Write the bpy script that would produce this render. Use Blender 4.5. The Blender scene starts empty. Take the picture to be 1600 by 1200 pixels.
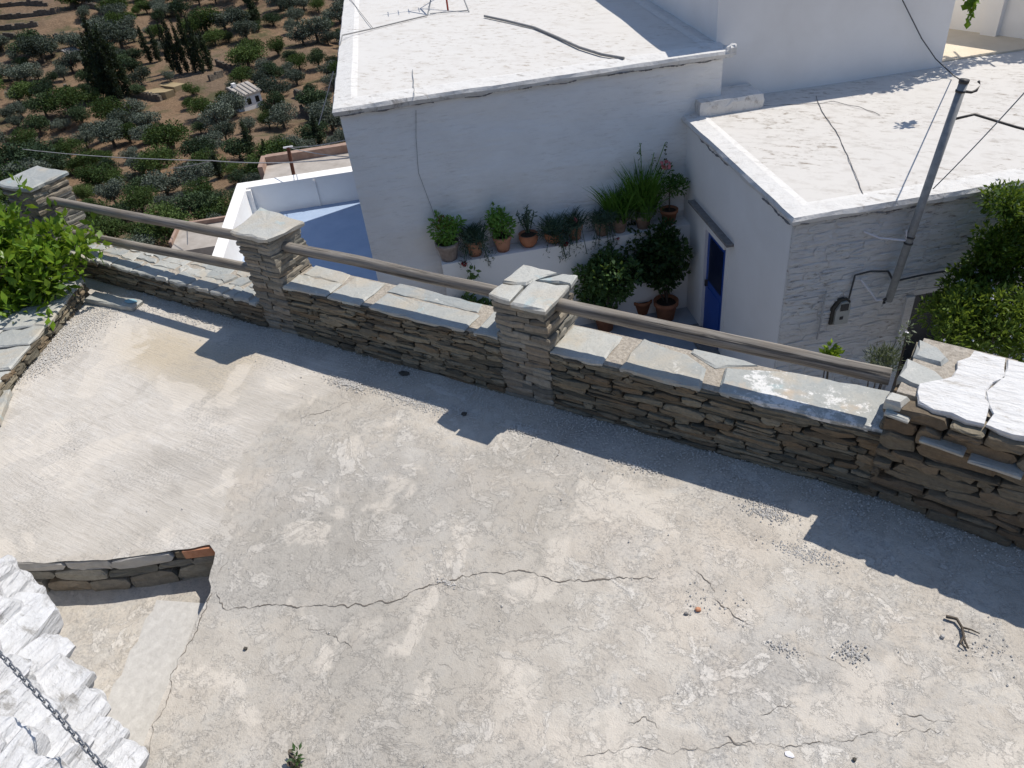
import bpy, math, random
import numpy as np
from mathutils import Vector, Matrix, noise as mnoise

rnd = random.Random(11)
rng = np.random.default_rng(11)
scn = bpy.context.scene
COL = scn.collection

# ------------------------------------------------------------------ camera
F = 1202.0; EYE = np.array([0.0, 0.0, 3.6])
_d = np.array([198.0, 1592.0, F]); _d /= np.linalg.norm(_d); _u = -_d
_v = np.array([-2300.0, -621.0, F]); _v /= np.linalg.norm(_v); _v -= _v.dot(_u) * _u; _v /= np.linalg.norm(_v)
RW = np.array([-_v, np.cross(_u, -_v), _u])          # camera axes -> world
cam_d = bpy.data.cameras.new('camera'); cam = bpy.data.objects.new('camera', cam_d); COL.objects.link(cam)
cam_d.sensor_width = 36; cam_d.lens = 36 * F / 1600; cam_d.clip_start = 0.05; cam_d.clip_end = 9000
cx, cy, cz = RW @ [1, 0, 0], RW @ [0, -1, 0], RW @ [0, 0, -1]
cam.matrix_world = Matrix(((cx[0], cy[0], cz[0], 0), (cx[1], cy[1], cz[1], 0), (cx[2], cy[2], cz[2], EYE[2]), (0, 0, 0, 1)))
scn.camera = cam

# ------------------------------------------------------------------ light
SUN = Vector((0.30, 0.60, 1.0)).normalized()
world = bpy.data.worlds.new('World'); scn.world = world; world.use_nodes = True
wn = world.node_tree.nodes; wl = world.node_tree.links
sky = wn.new('ShaderNodeTexSky'); sky.sky_type = 'NISHITA'; sky.sun_disc = False
sky.sun_elevation = math.asin(SUN.z); sky.sun_rotation = math.atan2(SUN.x, SUN.y)
sky.altitude = 200; sky.air_density = 1.0; sky.dust_density = 0.4; sky.ozone_density = 1.6
wl.new(sky.outputs[0], wn['Background'].inputs[0]); wn['Background'].inputs[1].default_value = 0.115
sd = bpy.data.lights.new('sun', 'SUN'); so = bpy.data.objects.new('sun', sd); COL.objects.link(so)
sd.energy = 4.0; sd.angle = math.radians(0.5); sd.color = (1.0, 0.945, 0.86)
so.rotation_euler = SUN.to_track_quat('Z', 'Y').to_euler(); so.location = (5, 8, 20)
vs = scn.view_settings; vs.view_transform = 'Standard'; vs.look = 'None'; vs.exposure = 0.20; vs.gamma = 1
vs.use_curve_mapping = False
cy_ = scn.cycles; cy_.max_bounces = 6; cy_.diffuse_bounces = 4; cy_.glossy_bounces = 2; cy_.transmission_bounces = 3; cy_.transparent_max_bounces = 4; cy_.caustics_reflective = False; cy_.caustics_refractive = False

# ------------------------------------------------------------------ survey helpers (photo pixel + known plane -> place in the world)
def ray(x, y):
    d = np.array([x - 800.0, y - 600.0, F]); return RW @ (d / np.linalg.norm(d))
def on_z(x, y, z=0.0):
    d = ray(x, y); return EYE + d * ((z - EYE[2]) / d[2])
def on_plane(x, y, p, n):
    d = ray(x, y); n = np.asarray(n, float); return EYE + d * (n.dot(np.asarray(p, float) - EYE) / n.dot(d))
AH = math.radians(38.9)                                  # the houses stand turned against the terrace wall
U = np.array([math.cos(AH), math.sin(AH), 0]); V = np.array([-math.sin(AH), math.cos(AH), 0]); Z = np.array([0, 0, 1.0])
def W(u, v, z): return U * u + V * v + Z * z
def on_v(x, y, v): return on_plane(x, y, V * v, V)
def uv(p): return float(p @ U), float(p @ V)

# ------------------------------------------------------------------ object helpers
WL = {}
def mk(name, verts, faces, mat, parent=None, smooth=False, origin=None, kind=None):
    verts = np.asarray(verts, float)
    o0 = np.array(origin, float) if origin is not None else np.array([*verts.mean(0)[:2], verts[:, 2].min()])
    me = bpy.data.meshes.new(name)
    me.from_pydata((verts - o0).tolist(), [], [list(map(int, f)) for f in faces])
    if mat: me.materials.append(mat)
    if smooth: me.shade_smooth()
    return link(name, me, o0, parent, kind)
def mk_quads(name, verts, nv, mat, parent=None, origin=None, kind=None):
    """verts (n*nv,3): n separate faces of nv corners"""
    verts = np.asarray(verts, np.float32); n = len(verts) // nv
    o0 = np.array(origin, float) if origin is not None else np.array([*verts.mean(0)[:2], verts[:, 2].min()])
    me = bpy.data.meshes.new(name)
    me.vertices.add(n * nv); me.vertices.foreach_set('co', (verts - o0).astype(np.float32).ravel())
    me.loops.add(n * nv); me.loops.foreach_set('vertex_index', np.arange(n * nv, dtype=np.int32))
    me.polygons.add(n); me.polygons.foreach_set('loop_start', np.arange(0, n * nv, nv, dtype=np.int32))
    me.update(calc_edges=True); me.materials.append(mat)
    return link(name, me, o0, parent, kind)
def link(name, me, o0, parent=None, kind=None):
    o = bpy.data.objects.new(name, me); COL.objects.link(o)
    WL[o.name] = np.array(o0, float)
    if parent is not None:
        o.parent = parent; o.location = WL[o.name] - WL[parent.name]
    else: o.location = o0
    if kind: o['kind'] = kind
    return o
def thing(name, loc, label, cat, group=None):
    o = bpy.data.objects.new(name, None); COL.objects.link(o); o.location = loc; o.empty_display_size = .1
    WL[o.name] = np.array(loc, float); return tag(o, label, cat, group)
def tag(o, label, cat, group=None):
    o['label'] = label; o['category'] = cat
    if group: o['group'] = group
    return o

class MB:
    def __init__(s): s.v = []; s.f = []
    def add(s, v, f):
        b = len(s.v); s.v += [list(map(float, p)) for p in v]; s.f += [[i + b for i in q] for q in f]; return s
    def box(s, o, a, b, c):
        """corner o and three edge vectors"""
        o, a, b, c = (np.asarray(t, float) for t in (o, a, b, c))
        P = [o, o + a, o + a + b, o + b, o + c, o + a + c, o + a + b + c, o + b + c]
        F_ = [[0, 3, 2, 1], [4, 5, 6, 7], [0, 1, 5, 4], [1, 2, 6, 5], [2, 3, 7, 6], [3, 0, 4, 7]]
        if np.dot(np.cross(a, b), c) < 0: F_ = [q[::-1] for q in F_]
        return s.add(P, F_)
    def ubox(s, u0, u1, v0, v1, z0, z1): return s.box(W(u0, v0, z0), U * (u1 - u0), V * (v1 - v0), Z * (z1 - z0))
    def abox(s, x0, x1, y0, y1, z0, z1): return s.box((x0, y0, z0), (x1 - x0, 0, 0), (0, y1 - y0, 0), (0, 0, z1 - z0))
    def tube(s, pts, r, n=8, cap=True):
        pts = [np.asarray(p, float) for p in pts]; m = len(pts)
        rs = r if hasattr(r, '__len__') else [r] * m
        vs, fs = [], []
        ref = None
        for i, p in enumerate(pts):
            t = pts[min(i + 1, m - 1)] - pts[max(i - 1, 0)]; t /= np.linalg.norm(t) + 1e-9
            if ref is None: ref = np.array([0, 0, 1.0]) if abs(t[2]) < .9 else np.array([1.0, 0, 0])
            a = np.cross(t, ref); a /= np.linalg.norm(a) + 1e-9; b = np.cross(t, a); ref = -b if False else ref
            for k in range(n):
                w = 2 * math.pi * k / n; vs.append(p + rs[i] * (math.cos(w) * a + math.sin(w) * b))
        for i in range(m - 1):
            for k in range(n):
                fs.append([i * n + k, i * n + (k + 1) % n, (i + 1) * n + (k + 1) % n, (i + 1) * n + k])
        if cap: fs.append(list(range(n))[::-1]); fs.append([(m - 1) * n + k for k in range(n)])
        return s.add(vs, fs)
    def lathe(s, c, prof, n=20):
        vs, fs = [], []
        for (r, z) in prof:
            for k in range(n):
                w = 2 * math.pi * k / n; vs.append((c[0] + r * math.cos(w), c[1] + r * math.sin(w), c[2] + z))
        for i in range(len(prof) - 1):
            for k in range(n): fs.append([i * n + k, i * n + (k + 1) % n, (i + 1) * n + (k + 1) % n, (i + 1) * n + k])
        fs.append([k for k in range(n)][::-1])
        return s.add(vs, fs)
    def build(s, name, mat, parent=None, smooth=False, origin=None, kind=None):
        return mk(name, s.v, s.f, mat, parent, smooth, origin, kind)

def nz(p, sc=1.0, o=0.0): return mnoise.noise(Vector((p[0] * sc + o, p[1] * sc + o * .7, p[2] * sc - o)))

# ------------------------------------------------------------------ materials
class Mt:
    def __init__(s, name):
        s.m = bpy.data.materials.new(name); s.m.use_nodes = True; s.t = s.m.node_tree
        s.b = s.t.nodes['Principled BSDF']; s.b.inputs['Specular IOR Level'].default_value = .25
        g = s.n('ShaderNodeNewGeometry'); s.pos = g.outputs['Position']
        s.rand = s.n('ShaderNodeObjectInfo').outputs['Random']
    def n(s, t, **k):
        q = s.t.nodes.new(t)
        for a, b in k.items(): setattr(q, a, b)
        return q
    def put(s, sock, v):
        if v is None: return
        if hasattr(v, 'is_output') or isinstance(v, bpy.types.NodeSocket): s.t.links.new(v, sock)
        else:
            if hasattr(sock.default_value, '__len__') and hasattr(v, '__len__') and len(sock.default_value) == 4 and len(v) == 3: v = (*v, 1)
            sock.default_value = v
    def noise(s, scale, detail=5, rough=.6, dist=0, vec=None, stretch=None, out=0):
        q = s.n('ShaderNodeTexNoise'); vec = vec or s.pos
        if stretch: vec = s.mapping(vec, stretch)
        s.put(q.inputs['Vector'], vec); q.inputs['Scale'].default_value = scale; q.inputs['Detail'].default_value = detail
        q.inputs['Roughness'].default_value = rough; q.inputs['Distortion'].default_value = dist
        return q.outputs[out]
    def mapping(s, vec, scale=(1, 1, 1), rot=(0, 0, 0)):
        q = s.n('ShaderNodeMapping'); s.put(q.inputs['Vector'], vec); q.inputs['Scale'].default_value = scale; q.inputs['Rotation'].default_value = rot
        return q.outputs[0]
    def vor(s, scale, feature='F1', vec=None, out='Distance'):
        q = s.n('ShaderNodeTexVoronoi', feature=feature); s.put(q.inputs['Vector'], vec or s.pos); q.inputs['Scale'].default_value = scale
        return q.outputs[out]
    def warp(s, amount, scale=3, vec=None):
        q = s.noise(scale, 4, .6, vec=vec, out=1)
        a = s.n('ShaderNodeVectorMath', operation='MULTIPLY_ADD'); s.put(a.inputs[0], q); a.inputs[1].default_value = (amount,) * 3; s.put(a.inputs[2], vec or s.pos)
        return a.outputs[0]
    def ramp(s, fac, stops, interp='LINEAR'):
        q = s.n('ShaderNodeValToRGB'); s.put(q.inputs[0], fac); e = q.color_ramp.elements; q.color_ramp.interpolation = interp
        while len(e) < len(stops): e.new(.5)
        for i, (p, c) in enumerate(stops):
            e[i].position = p; e[i].color = (c, c, c, 1) if not hasattr(c, '__len__') else (*c[:3], 1)
        return q.outputs[0]
    def mix(s, fac, a, b, blend='MIX'):
        q = s.n('ShaderNodeMix', data_type='RGBA', blend_type=blend); s.put(q.inputs[0], fac); s.put(q.inputs[6], a); s.put(q.inputs[7], b)
        return q.outputs[2]
    def math(s, op, a, b=None, clamp=False):
        q = s.n('ShaderNodeMath', operation=op, use_clamp=clamp); s.put(q.inputs[0], a); s.put(q.inputs[1], b); return q.outputs[0]
    def bump(s, h, strength=.5, dist=.01, normal=None):
        q = s.n('ShaderNodeBump'); s.put(q.inputs['Height'], h); q.inputs['Strength'].default_value = strength; q.inputs['Distance'].default_value = dist
        s.put(q.inputs['Normal'], normal); return q.outputs[0]
    def attr(s, name):
        q = s.n('ShaderNodeAttribute'); q.attribute_name = name; return q.outputs['Color']
    def sep(s, c):
        q = s.n('ShaderNodeSeparateColor'); s.put(q.inputs[0], c); return q.outputs
    def out(s, col, rough=.85, normal=None, metal=0, spec=None):
        s.put(s.b.inputs['Base Color'], col); s.put(s.b.inputs['Roughness'], rough); s.put(s.b.inputs['Normal'], normal)
        s.b.inputs['Metallic'].default_value = metal
        if spec is not None: s.b.inputs['Specular IOR Level'].default_value = spec
        return s.m

def m_floor(name='worn_concrete', simple=False):
    m = Mt(name)
    n1 = m.noise(.9, 5, .6, .6); n2 = m.noise(4.5, 7, .68, .4); n3 = m.noise(22, 6, .72); n4 = m.noise(120, 2, .6)
    if not simple:
        a = m.sep(m.attr('zones')); grey, ochre, brushed = a[0], a[1], a[2]
    else: grey, ochre, brushed = .15, .0, .0
    cream = m.mix(m.ramp(n2, [(.35, 0), (.68, 1)]), (.48, .435, .375), (.63, .585, .515))
    greyc = m.mix(m.ramp(n2, [(.35, 0), (.65, 1)]), (.355, .335, .305), (.50, .475, .435))
    # grey weathered film eaten away in ragged flakes
    k = m.math('ADD', m.math('MULTIPLY', n1, .34), m.math('MULTIPLY', n2, .38)); k = m.math('ADD', k, m.math('MULTIPLY', n3, .28))
    kk = m.math('ADD', k, m.math('MULTIPLY', grey, .16))
    film = m.ramp(kk, [(.515, 0), (.55, .6), (.66, 1)])
    col = m.mix(film, cream, greyc)
    # lime flakes: a large set, a small set, each with a thin dark broken edge
    wp = m.warp(.25, 2)
    wv = m.noise(2.7, 8, .74, .9, vec=wp); flakes = m.ramp(wv, [(.575, 0), (.595, 1)]); fe = m.ramp(wv, [(.552, 0), (.567, 1), (.575, 0)])
    col = m.mix(m.math('MULTIPLY', flakes, .6), col, (.72, .68, .62))
    fv = m.noise(7.5, 8, .8, .5); fine = m.ramp(fv, [(.535, 0), (.565, 1)]); col = m.mix(m.math('MULTIPLY', fine, .42), col, (.71, .67, .61))
    fe2 = m.ramp(fv, [(.505, 0), (.522, 1), (.535, 0)])
    edge = m.math('MULTIPLY', m.math('ADD', fe, m.math('MULTIPLY', fe2, .3)), m.ramp(m.noise(5, 3, .6), [(.5, 0), (.62, 1)]))
    col = m.mix(m.math('MULTIPLY', edge, .32), col, (.22, .20, .18))
    pink = m.ramp(m.noise(1.3, 5, .6, .3, vec=m.mapping(m.pos, (1, 1, 1), (0, 0, 2))), [(.52, 0), (.66, 1)]); col = m.mix(m.math('MULTIPLY', pink, .4), col, (.60, .52, .43))
    st = n3
    if not simple:
        st = m.noise(9, 5, .7, .3, vec=m.mapping(m.warp(.12, 1.5), (.5, 6, 1), (0, 0, .35)))
        br = m.mix(m.ramp(st, [(.35, 0), (.65, 1)]), (.52, .475, .415), (.645, .60, .54)); br = m.mix(m.ramp(n2, [(.5, 0), (.7, .5)]), br, (.68, .645, .595))
        bm_ = m.ramp(m.math('ADD', brushed, m.math('MULTIPLY', m.math('SUBTRACT', k, .5), 2.2)), [(.40, 0), (.62, 1)]); col = m.mix(m.math('MULTIPLY', bm_, .92), col, br)
        oc = m.ramp(m.math('ADD', ochre, m.math('MULTIPLY', m.math('SUBTRACT', m.math('ADD', m.math('MULTIPLY', k, .6), m.math('MULTIPLY', st, .4)), .5), 2.4)), [(.34, 0), (.95, .85)]); col = m.mix(oc, col, m.mix(n3, (.44, .36, .25), (.58, .50, .375)))
    sp = m.ramp(m.noise(38, 5, .78), [(.60, 0), (.68, 1)]); col = m.mix(m.math('MULTIPLY', sp, .42), col, (.24, .22, .20))
    sp2 = m.ramp(m.math('MULTIPLY', m.noise(60, 3, .7), m.ramp(n1, [(.40, .8), (.6, 1.1)])), [(.54, 0), (.62, 1)]); col = m.mix(m.math('MULTIPLY', sp2, .45), col, (.25, .235, .22))
    col = m.mix(m.ramp(n4, [(.3, .22), (.65, 0)]), col, (.25, .235, .22))
    h = m.math('ADD', m.math('MULTIPLY', film, -.2), m.math('MULTIPLY', flakes, .25)); h = m.math('ADD', h, m.math('MULTIPLY', fine, .18)); h = m.math('ADD', h, m.math('MULTIPLY', n3, .9)); h = m.math('ADD', h, m.math('MULTIPLY', n4, .3))
    if not simple: h = m.math('ADD', m.math('MULTIPLY', h, m.math('SUBTRACT', 1.0, m.math('MULTIPLY', bm_, .7))), m.math('MULTIPLY', m.math('MULTIPLY', st, bm_), .8))
    broad = m.noise(.55, 3, .55, .8, vec=m.mapping(m.pos, (1, 1, 1), (0, 0, 1.1))); col = m.mix(m.ramp(broad, [(.36, .55), (.56, 0)]), col, (.36, .33, .285))
    pt = m.noise(1.6, 4, .62, .5, vec=m.mapping(m.pos, (1, 1, 1), (0, 0, .5))); col = m.mix(m.ramp(pt, [(.56, 0), (.60, .45)]), col, (.66, .60, .52)); col = m.mix(m.ramp(pt, [(.36, .4), (.42, 0)]), col, (.37, .34, .30))
    return m.out(col, .93, m.bump(h, .8, .012), spec=.15)

def m_schist(name, dark, light, rust, rustk=.25, strata=True, bump=.7, lichen=0.0):
    m = Mt(name)
    lay = m.noise(10, 7, .7, .4, stretch=(1, 1, 7) if strata else (1, 1, 1)); n2 = m.noise(30, 6, .7); n1 = m.noise(3, 4, .6)
    t = m.math('ADD', m.math('MULTIPLY', m.rand, .7), m.math('MULTIPLY', lay, .55))
    col = m.mix(m.ramp(t, [(.30, 0), (.92, 1)]), dark, light)
    hue = m.n('ShaderNodeTexWhiteNoise', noise_dimensions='1D'); m.put(hue.inputs['W'], m.rand)
    rk = m.math('MULTIPLY', m.ramp(hue.outputs[0], [(.45, .0), (.95, 1)]), rustk * 2)
    rk = m.math('ADD', rk, m.math('MULTIPLY', m.ramp(n1, [(.5, 0), (.75, 1)]), rustk * 1.6), True)
    col = m.mix(rk, col, rust)
    col = m.mix(m.ramp(n2, [(.35, .35), (.6, 0)]), col, tuple(c * .45 for c in dark))
    if lichen:
        li = m.ramp(m.noise(7, 8, .75, .6), [(.56, 0), (.60, 1)]); col = m.mix(m.math('MULTIPLY', li, lichen), col, (.62, .60, .54))
    h = m.math('ADD', m.math('MULTIPLY', lay, 1.0), m.math('MULTIPLY', n2, .5))
    return m.out(col, .8, m.bump(h, bump, .015), spec=.3)

def m_coping(name='coping_slate', paint=False):
    m = Mt(name)
    n1 = m.noise(2.5, 6, .6, .5); n2 = m.noise(14, 8, .7); n3 = m.noise(60, 4, .65)
    t = m.math('ADD', m.math('MULTIPLY', m.rand, .5), m.math('MULTIPLY', n2, .6))
    col = m.mix(m.ramp(t, [(.3, 0), (.85, 1)]), (.31, .325, .315), (.48, .47, .425))
    col = m.mix(m.ramp(n1, [(.50, 0), (.66, .7)]), col, (.46, .40, .31))
    col = m.mix(m.ramp(m.noise(3.3, 6, .65, .5, vec=m.mapping(m.pos, (1, 1, 1), (0, 0, 1))), [(.60, 0), (.68, .55)]), col, (.33, .45, .47))
    col = m.mix(m.ramp(m.noise(9, 8, .75, .4), [(.6, 0), (.64, .6)]), col, (.60, .58, .53))
    col = m.mix(m.ramp(n3, [(.3, .35), (.5, 0)]), col, (.2, .2, .19))
    if paint:
        pm = m.ramp(m.math('ADD', m.math('MULTIPLY', m.noise(2.2, 4, .5, .3), .6), m.math('MULTIPLY', m.noise(16, 8, .75), .4)), [(.525, 0), (.56, 1)]); col = m.mix(m.math('MULTIPLY', pm, .85), col, (.72, .71, .69))
        col = m.mix(m.ramp(m.noise(4, 5, .6, vec=m.mapping(m.pos, (1, 1, 1), (0, 0, .7))), [(.58, 0), (.7, .5)]), col, (.55, .40, .26))
    h = m.math('ADD', n2, m.math('MULTIPLY', n3, .4))
    return m.out(col, .62, m.bump(h, .55, .01), spec=.45)

def m_white(name, base=(.80, .79, .77), dirt=(.42, .38, .33), dirtk=.5, streak=(1, 1, 1), bump=.4, dist=.02, bscale=6, spots=True, rough=.85, sstr=(1.0, 2.2, 1), sth=(.54, .64)):
    m = Mt(name)
    n1 = m.noise(1.3, 6, .6, .3); n2 = m.noise(bscale, 7, .65, .2, stretch=streak); n3 = m.noise(45, 4, .6)
    col = m.mix(m.ramp(n1, [(.3, .22), (.6, 0)]), base, (.60, .565, .52))
    col = m.mix(m.math('MULTIPLY', m.ramp(n2, [(.3, .6), (.5, 0)]), dirtk * .5), col, dirt)
    if spots:
        sp = m.math('MULTIPLY', m.ramp(m.noise(5, 9, .75, .3, stretch=sstr), [(sth[0], 0), (sth[1], 1)]), m.ramp(m.noise(.8, 3, .5), [(.38, 0), (.55, 1)]))
        col = m.mix(m.math('MULTIPLY', sp, dirtk), col, dirt)
    h = m.math('ADD', n2, m.math('MULTIPLY', n3, .15))
    return m.out(col, rough, m.bump(h, bump, dist), spec=.2)

def m_leaf(name, a, b, trans=.3, rough=.5, vscale=8, spec=.3):
    m = Mt(name)
    n = m.noise(vscale, 3, .6); w = m.n('ShaderNodeTexWhiteNoise', noise_dimensions='1D'); m.put(w.inputs['W'], m.rand)
    t = m.math('ADD', m.math('MULTIPLY', n, .8), m.math('MULTIPLY', m.math('SUBTRACT', w.outputs[0], .5), .45))
    col = m.mix(m.ramp(t, [(.2, 0), (.65, 1)]), a, b)
    m.out(col, rough, spec=spec)
    tr = m.n('ShaderNodeBsdfTranslucent'); m.put(tr.inputs[0], m.mix(.5, col, (.25, .32, .03), 'MIX')); mx = m.n('ShaderNodeMixShader'); mx.inputs[0].default_value = trans
    m.t.links.new(m.b.outputs[0], mx.inputs[1]); m.t.links.new(tr.outputs[0], mx.inputs[2]); m.t.links.new(mx.outputs[0], m.t.nodes['Material Output'].inputs[0])
    return m.m

def m_plain(name, a, b=None, scale=12, rough=.7, metal=0, bump=.2, stretch=None, dist=.01, spec=.3):
    m = Mt(name); n = m.noise(scale, 6, .65, .2, stretch=stretch)
    col = m.mix(m.ramp(n, [(.3, 0), (.7, 1)]), a, b or tuple(c * 1.25 for c in a))
    return m.out(col, rough, m.bump(n, bump, dist), metal, spec)

def m_wood():
    m = Mt('weathered_wood')
    g = m.noise(7, 7, .75, .3, stretch=(.10, 3.2, 3.2)); n = m.noise(2.5, 4, .6)
    col = m.mix(m.ramp(g, [(.36, 0), (.62, 1)]), (.075, .066, .058), (.34, .305, .26)); col = m.mix(m.ramp(n, [(.45, 0), (.7, .5)]), col, (.20, .16, .115))
    cr = m.ramp(m.noise(9, 5, .75, .2, stretch=(.05, 2, 2)), [(.36, 1), (.41, 0)]); col = m.mix(m.math('MULTIPLY', cr, .8), col, (.03, .027, .024))
    return m.out(col, .75, m.bump(m.math('SUBTRACT', g, cr), .6, .006), spec=.3)

def m_terrain():
    m = Mt('dry_earth')
    n1 = m.noise(.03, 6, .6, .5); n2 = m.noise(.35, 8, .7); n3 = m.noise(2.2, 6, .7)
    col = m.mix(m.ramp(n2, [(.3, 0), (.7, 1)]), (.165, .105, .065), (.29, .195, .122))
    col = m.mix(m.ramp(n1, [(.45, 0), (.65, .6)]), col, (.16, .125, .095))
    col = m.mix(m.ramp(m.noise(.12, 6, .65, .3), [(.52, 0), (.62, .8)]), col, (.080, .085, .04))
    col = m.mix(m.ramp(n3, [(.35, .5), (.6, 0)]), col, (.06, .045, .03))
    return m.out(col, .95, m.bump(m.math('ADD', n2, m.math('MULTIPLY', n3, .4)), .8, .6), spec=.1)

FLOOR = m_floor(); FLOOR2 = m_floor('landing_concrete', True)
SCHIST = m_schist('schist_wall', (.085, .080, .062), (.29, .255, .185), (.25, .165, .09), .25, lichen=.0)
SCHIST_D = m_schist('schist_brown', (.095, .084, .064), (.25, .215, .155), (.23, .15, .085), .24)
SCHIST_P = m_schist('schist_pillar', (.13, .13, .115), (.36, .335, .28), (.29, .205, .125), .20)
COPING = m_coping(); COPINGP = m_coping('painted_slate', True)
MORTAR = m_plain('mortar_gravel', (.26, .225, .185), (.50, .45, .38), 40, .95, bump=.9, dist=.015)
DARKM = m_plain('dark_joint', (.055, .050, .042), (.10, .09, .075), 20, .95, bump=.5)
GREYCEM = m_plain('grey_cement', (.36, .34, .31), (.48, .455, .415), 12, .92, bump=.5)
PALECEM = m_plain('pale_cement', (.43, .41, .38), (.55, .53, .495), 22, .92, bump=.6)
CRACK = m_plain('crack_dirt', (.10, .085, .07), (.20, .175, .15), 30, .95, bump=.2)
GRAVEL = m_plain('gravel_grains', (.46, .44, .41), (.66, .63, .585), 70, .9, bump=.2)
BLUEP = m_plain('blue_paint_stone', (.16, .34, .42), (.33, .50, .55), 14, .6, bump=.5)
HWALL = m_white('house_plaster', (.87, .86, .84), (.52, .49, .46), .4, (1, 1, 5), .6, .04, 3.2, spots=True, sstr=(.8, .8, 5))
SMOOTHW = m_white('smooth_plaster', (.85, .835, .81), (.6, .58, .55), .15, (1, 1, 1), .15, .01, 3, spots=False)
ROOFW = m_white('roof_whitewash', (.62, .60, .57), (.36, .31, .255), .9, (1, 1.6, 1), .12, .012, 3)
ROOFA = m_white('annex_roof_whitewash', (.605, .58, .545), (.28, .24, .20), 1.0, (1, 1.6, 1), .15, .012, 4)
EAVE = m_white('eave_whitewash', (.68, .665, .64), (.30, .27, .24), .8, (1, 1, 1), .5, .03, 9)
RUBBLEW = m_white('whitewashed_rubble', (.72, .71, .69), (.24, .19, .145), .85, (1, 1, 5), .8, .03, 7, sstr=(1.3, 1.3, 6), sth=(.56, .62))
ROCKW = m_white('limewashed_rock', (.69, .69, .695), (.32, .305, .285), .9, (1.0, .22, 3), 1.0, .05, 10)
CAPW = m_white('limewashed_cap', (.70, .69, .675), (.38, .34, .29), 1.0, (1, 3, 1), .9, .02, 8)
WOOD = m_wood()
BLUED = m_plain('blue_door_paint', (.015, .065, .30), (.025, .09, .38), 4, .4, bump=.05, spec=.5)
BLUEDK = m_plain('dark_blue_panel', (.008, .014, .045), (.012, .022, .06), 4, .3, bump=.05, spec=.5)
COURT = m_plain('courtyard_paint', (.33, .36, .40), (.45, .47, .50), 3, .7, bump=.15)
TERRF = m_plain('terrace_floor_shade_blue', (.30, .39, .54), (.37, .46, .60), 2, .7, bump=.1)  # white floor, with its blue shade mixed into the colour
TERRA = m_plain('terracotta', (.33, .13, .065), (.46, .20, .11), 9, .8, bump=.25)
TERRA2 = m_plain('pale_terracotta', (.40, .185, .11), (.54, .29, .19), 9, .85, bump=.25)
FOILP = m_plain('wrapped_pot', (.22, .17, .14), (.42, .36, .33), 22, .35, bump=.8, spec=.5)
GREYP = m_plain('grey_pot', (.30, .20, .15), (.42, .31, .25), 14, .8, bump=.3)
SOILM = m_plain('pot_soil', (.03, .022, .016), (.07, .05, .035), 40, .95, bump=.6)
BRICKM = m_plain('red_brick', (.42, .17, .085), (.58, .30, .18), 22, .9, bump=.5)
STEEL = m_plain('galvanised_steel', (.26, .265, .26), (.40, .40, .39), 16, .65, .2, .1)
STEELD = m_plain('dark_iron', (.05, .05, .052), (.12, .11, .10), 16, .55, .4, .2)
CHAINM = m_plain('chain_steel', (.17, .18, .20), (.30, .31, .33), 40, .42, .7, .2)
REDIRON = m_plain('red_iron', (.30, .045, .03), (.40, .08, .05), 16, .6, .1, .2)
RUST = m_plain('rusty_iron', (.09, .035, .022), (.17, .075, .05), 10, .8, .1, .3)
HOSE = m_plain('grey_hose', (.20, .20, .20), (.30, .29, .28), 16, .6, 0, .1)
WIRE = m_plain('pale_wire', (.36, .36, .36), (.46, .46, .46), 16, .6, 0, .1)
WIRED = m_plain('dark_wire', (.06, .06, .06), (.10, .10, .10), 16, .6, 0, .1)
METERM = m_plain('meter_box', (.36, .36, .33), (.44, .44, .40), 10, .5, 0, .1)
BLACK = m_plain('black_glass_and_shade', (.012, .012, .014), (.02, .02, .022), 10, .25, 0, 0)  # glass, and the painted shade in the annex doorway
DIRTROOF = m_plain('grey_flat_roof', (.30, .265, .23), (.46, .42, .38), 1.6, .9, bump=.4)
SALMON = m_plain('salmon_edge', (.26, .165, .125), (.40, .29, .23), 4, .85, bump=.3)
BARK = m_plain('bark', (.06, .048, .036), (.14, .115, .09), 8, .9, bump=.7)
EARTH = m_terrain()
DRYWALL = m_plain('dry_stone_far', (.08, .068, .055), (.20, .17, .135), 1.6, .95, bump=.9, dist=.2)
TANFIELD = m_plain('straw_field', (.27, .205, .115), (.37, .29, .17), .5, .95, bump=.4)
L_OLIVE = m_leaf('olive_leaves', (.052, .068, .054), (.150, .175, .140), .05, .8, .7, .1)  # valley haze is put into this colour: paler and bluer leaves
L_DARK = m_leaf('evergreen_leaves', (.022, .040, .025), (.070, .104, .050), .05, .8, .7, .1)
L_CYP = m_leaf('cypress_leaves', (.010, .020, .011), (.032, .052, .022), .05, .7, .7)
L_MID = m_leaf('valley_green_leaves', (.030, .055, .018), (.090, .135, .042), .1, .8, .7, .1)
L_LEMON = m_leaf('lemon_leaves', (.06, .15, .010), (.30, .44, .04), .42, .38, 16)
L_JAS = m_leaf('jasmine_leaves', (.055, .115, .012), (.30, .40, .07), .35, .45, 18)
L_POT = m_leaf('pot_leaves', (.045, .12, .024), (.17, .34, .06), .3, .5, 20)
L_POTB = m_leaf('bluegreen_leaves', (.03, .065, .045), (.10, .16, .11), .2, .5, 20)
L_ROSE = m_leaf('dark_shrub_leaves', (.022, .060, .022), (.095, .175, .055), .3, .45, 16)
L_IRIS = m_leaf('sword_leaves', (.05, .14, .018), (.17, .34, .05), .35, .45, 9)
L_SILV = m_leaf('silvery_leaves', (.07, .09, .06), (.20, .23, .16), .2, .6, 9)
L_RED = m_leaf('red_tips', (.16, .035, .02), (.28, .08, .03), .3, .5, 20)
PETALW = m_plain('white_petals', (.72, .70, .72), (.80, .78, .80), 30, .6, 0, 0)
PETALP = m_plain('pink_petals', (.60, .16, .18), (.75, .30, .30), 30, .6, 0, 0)
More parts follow.
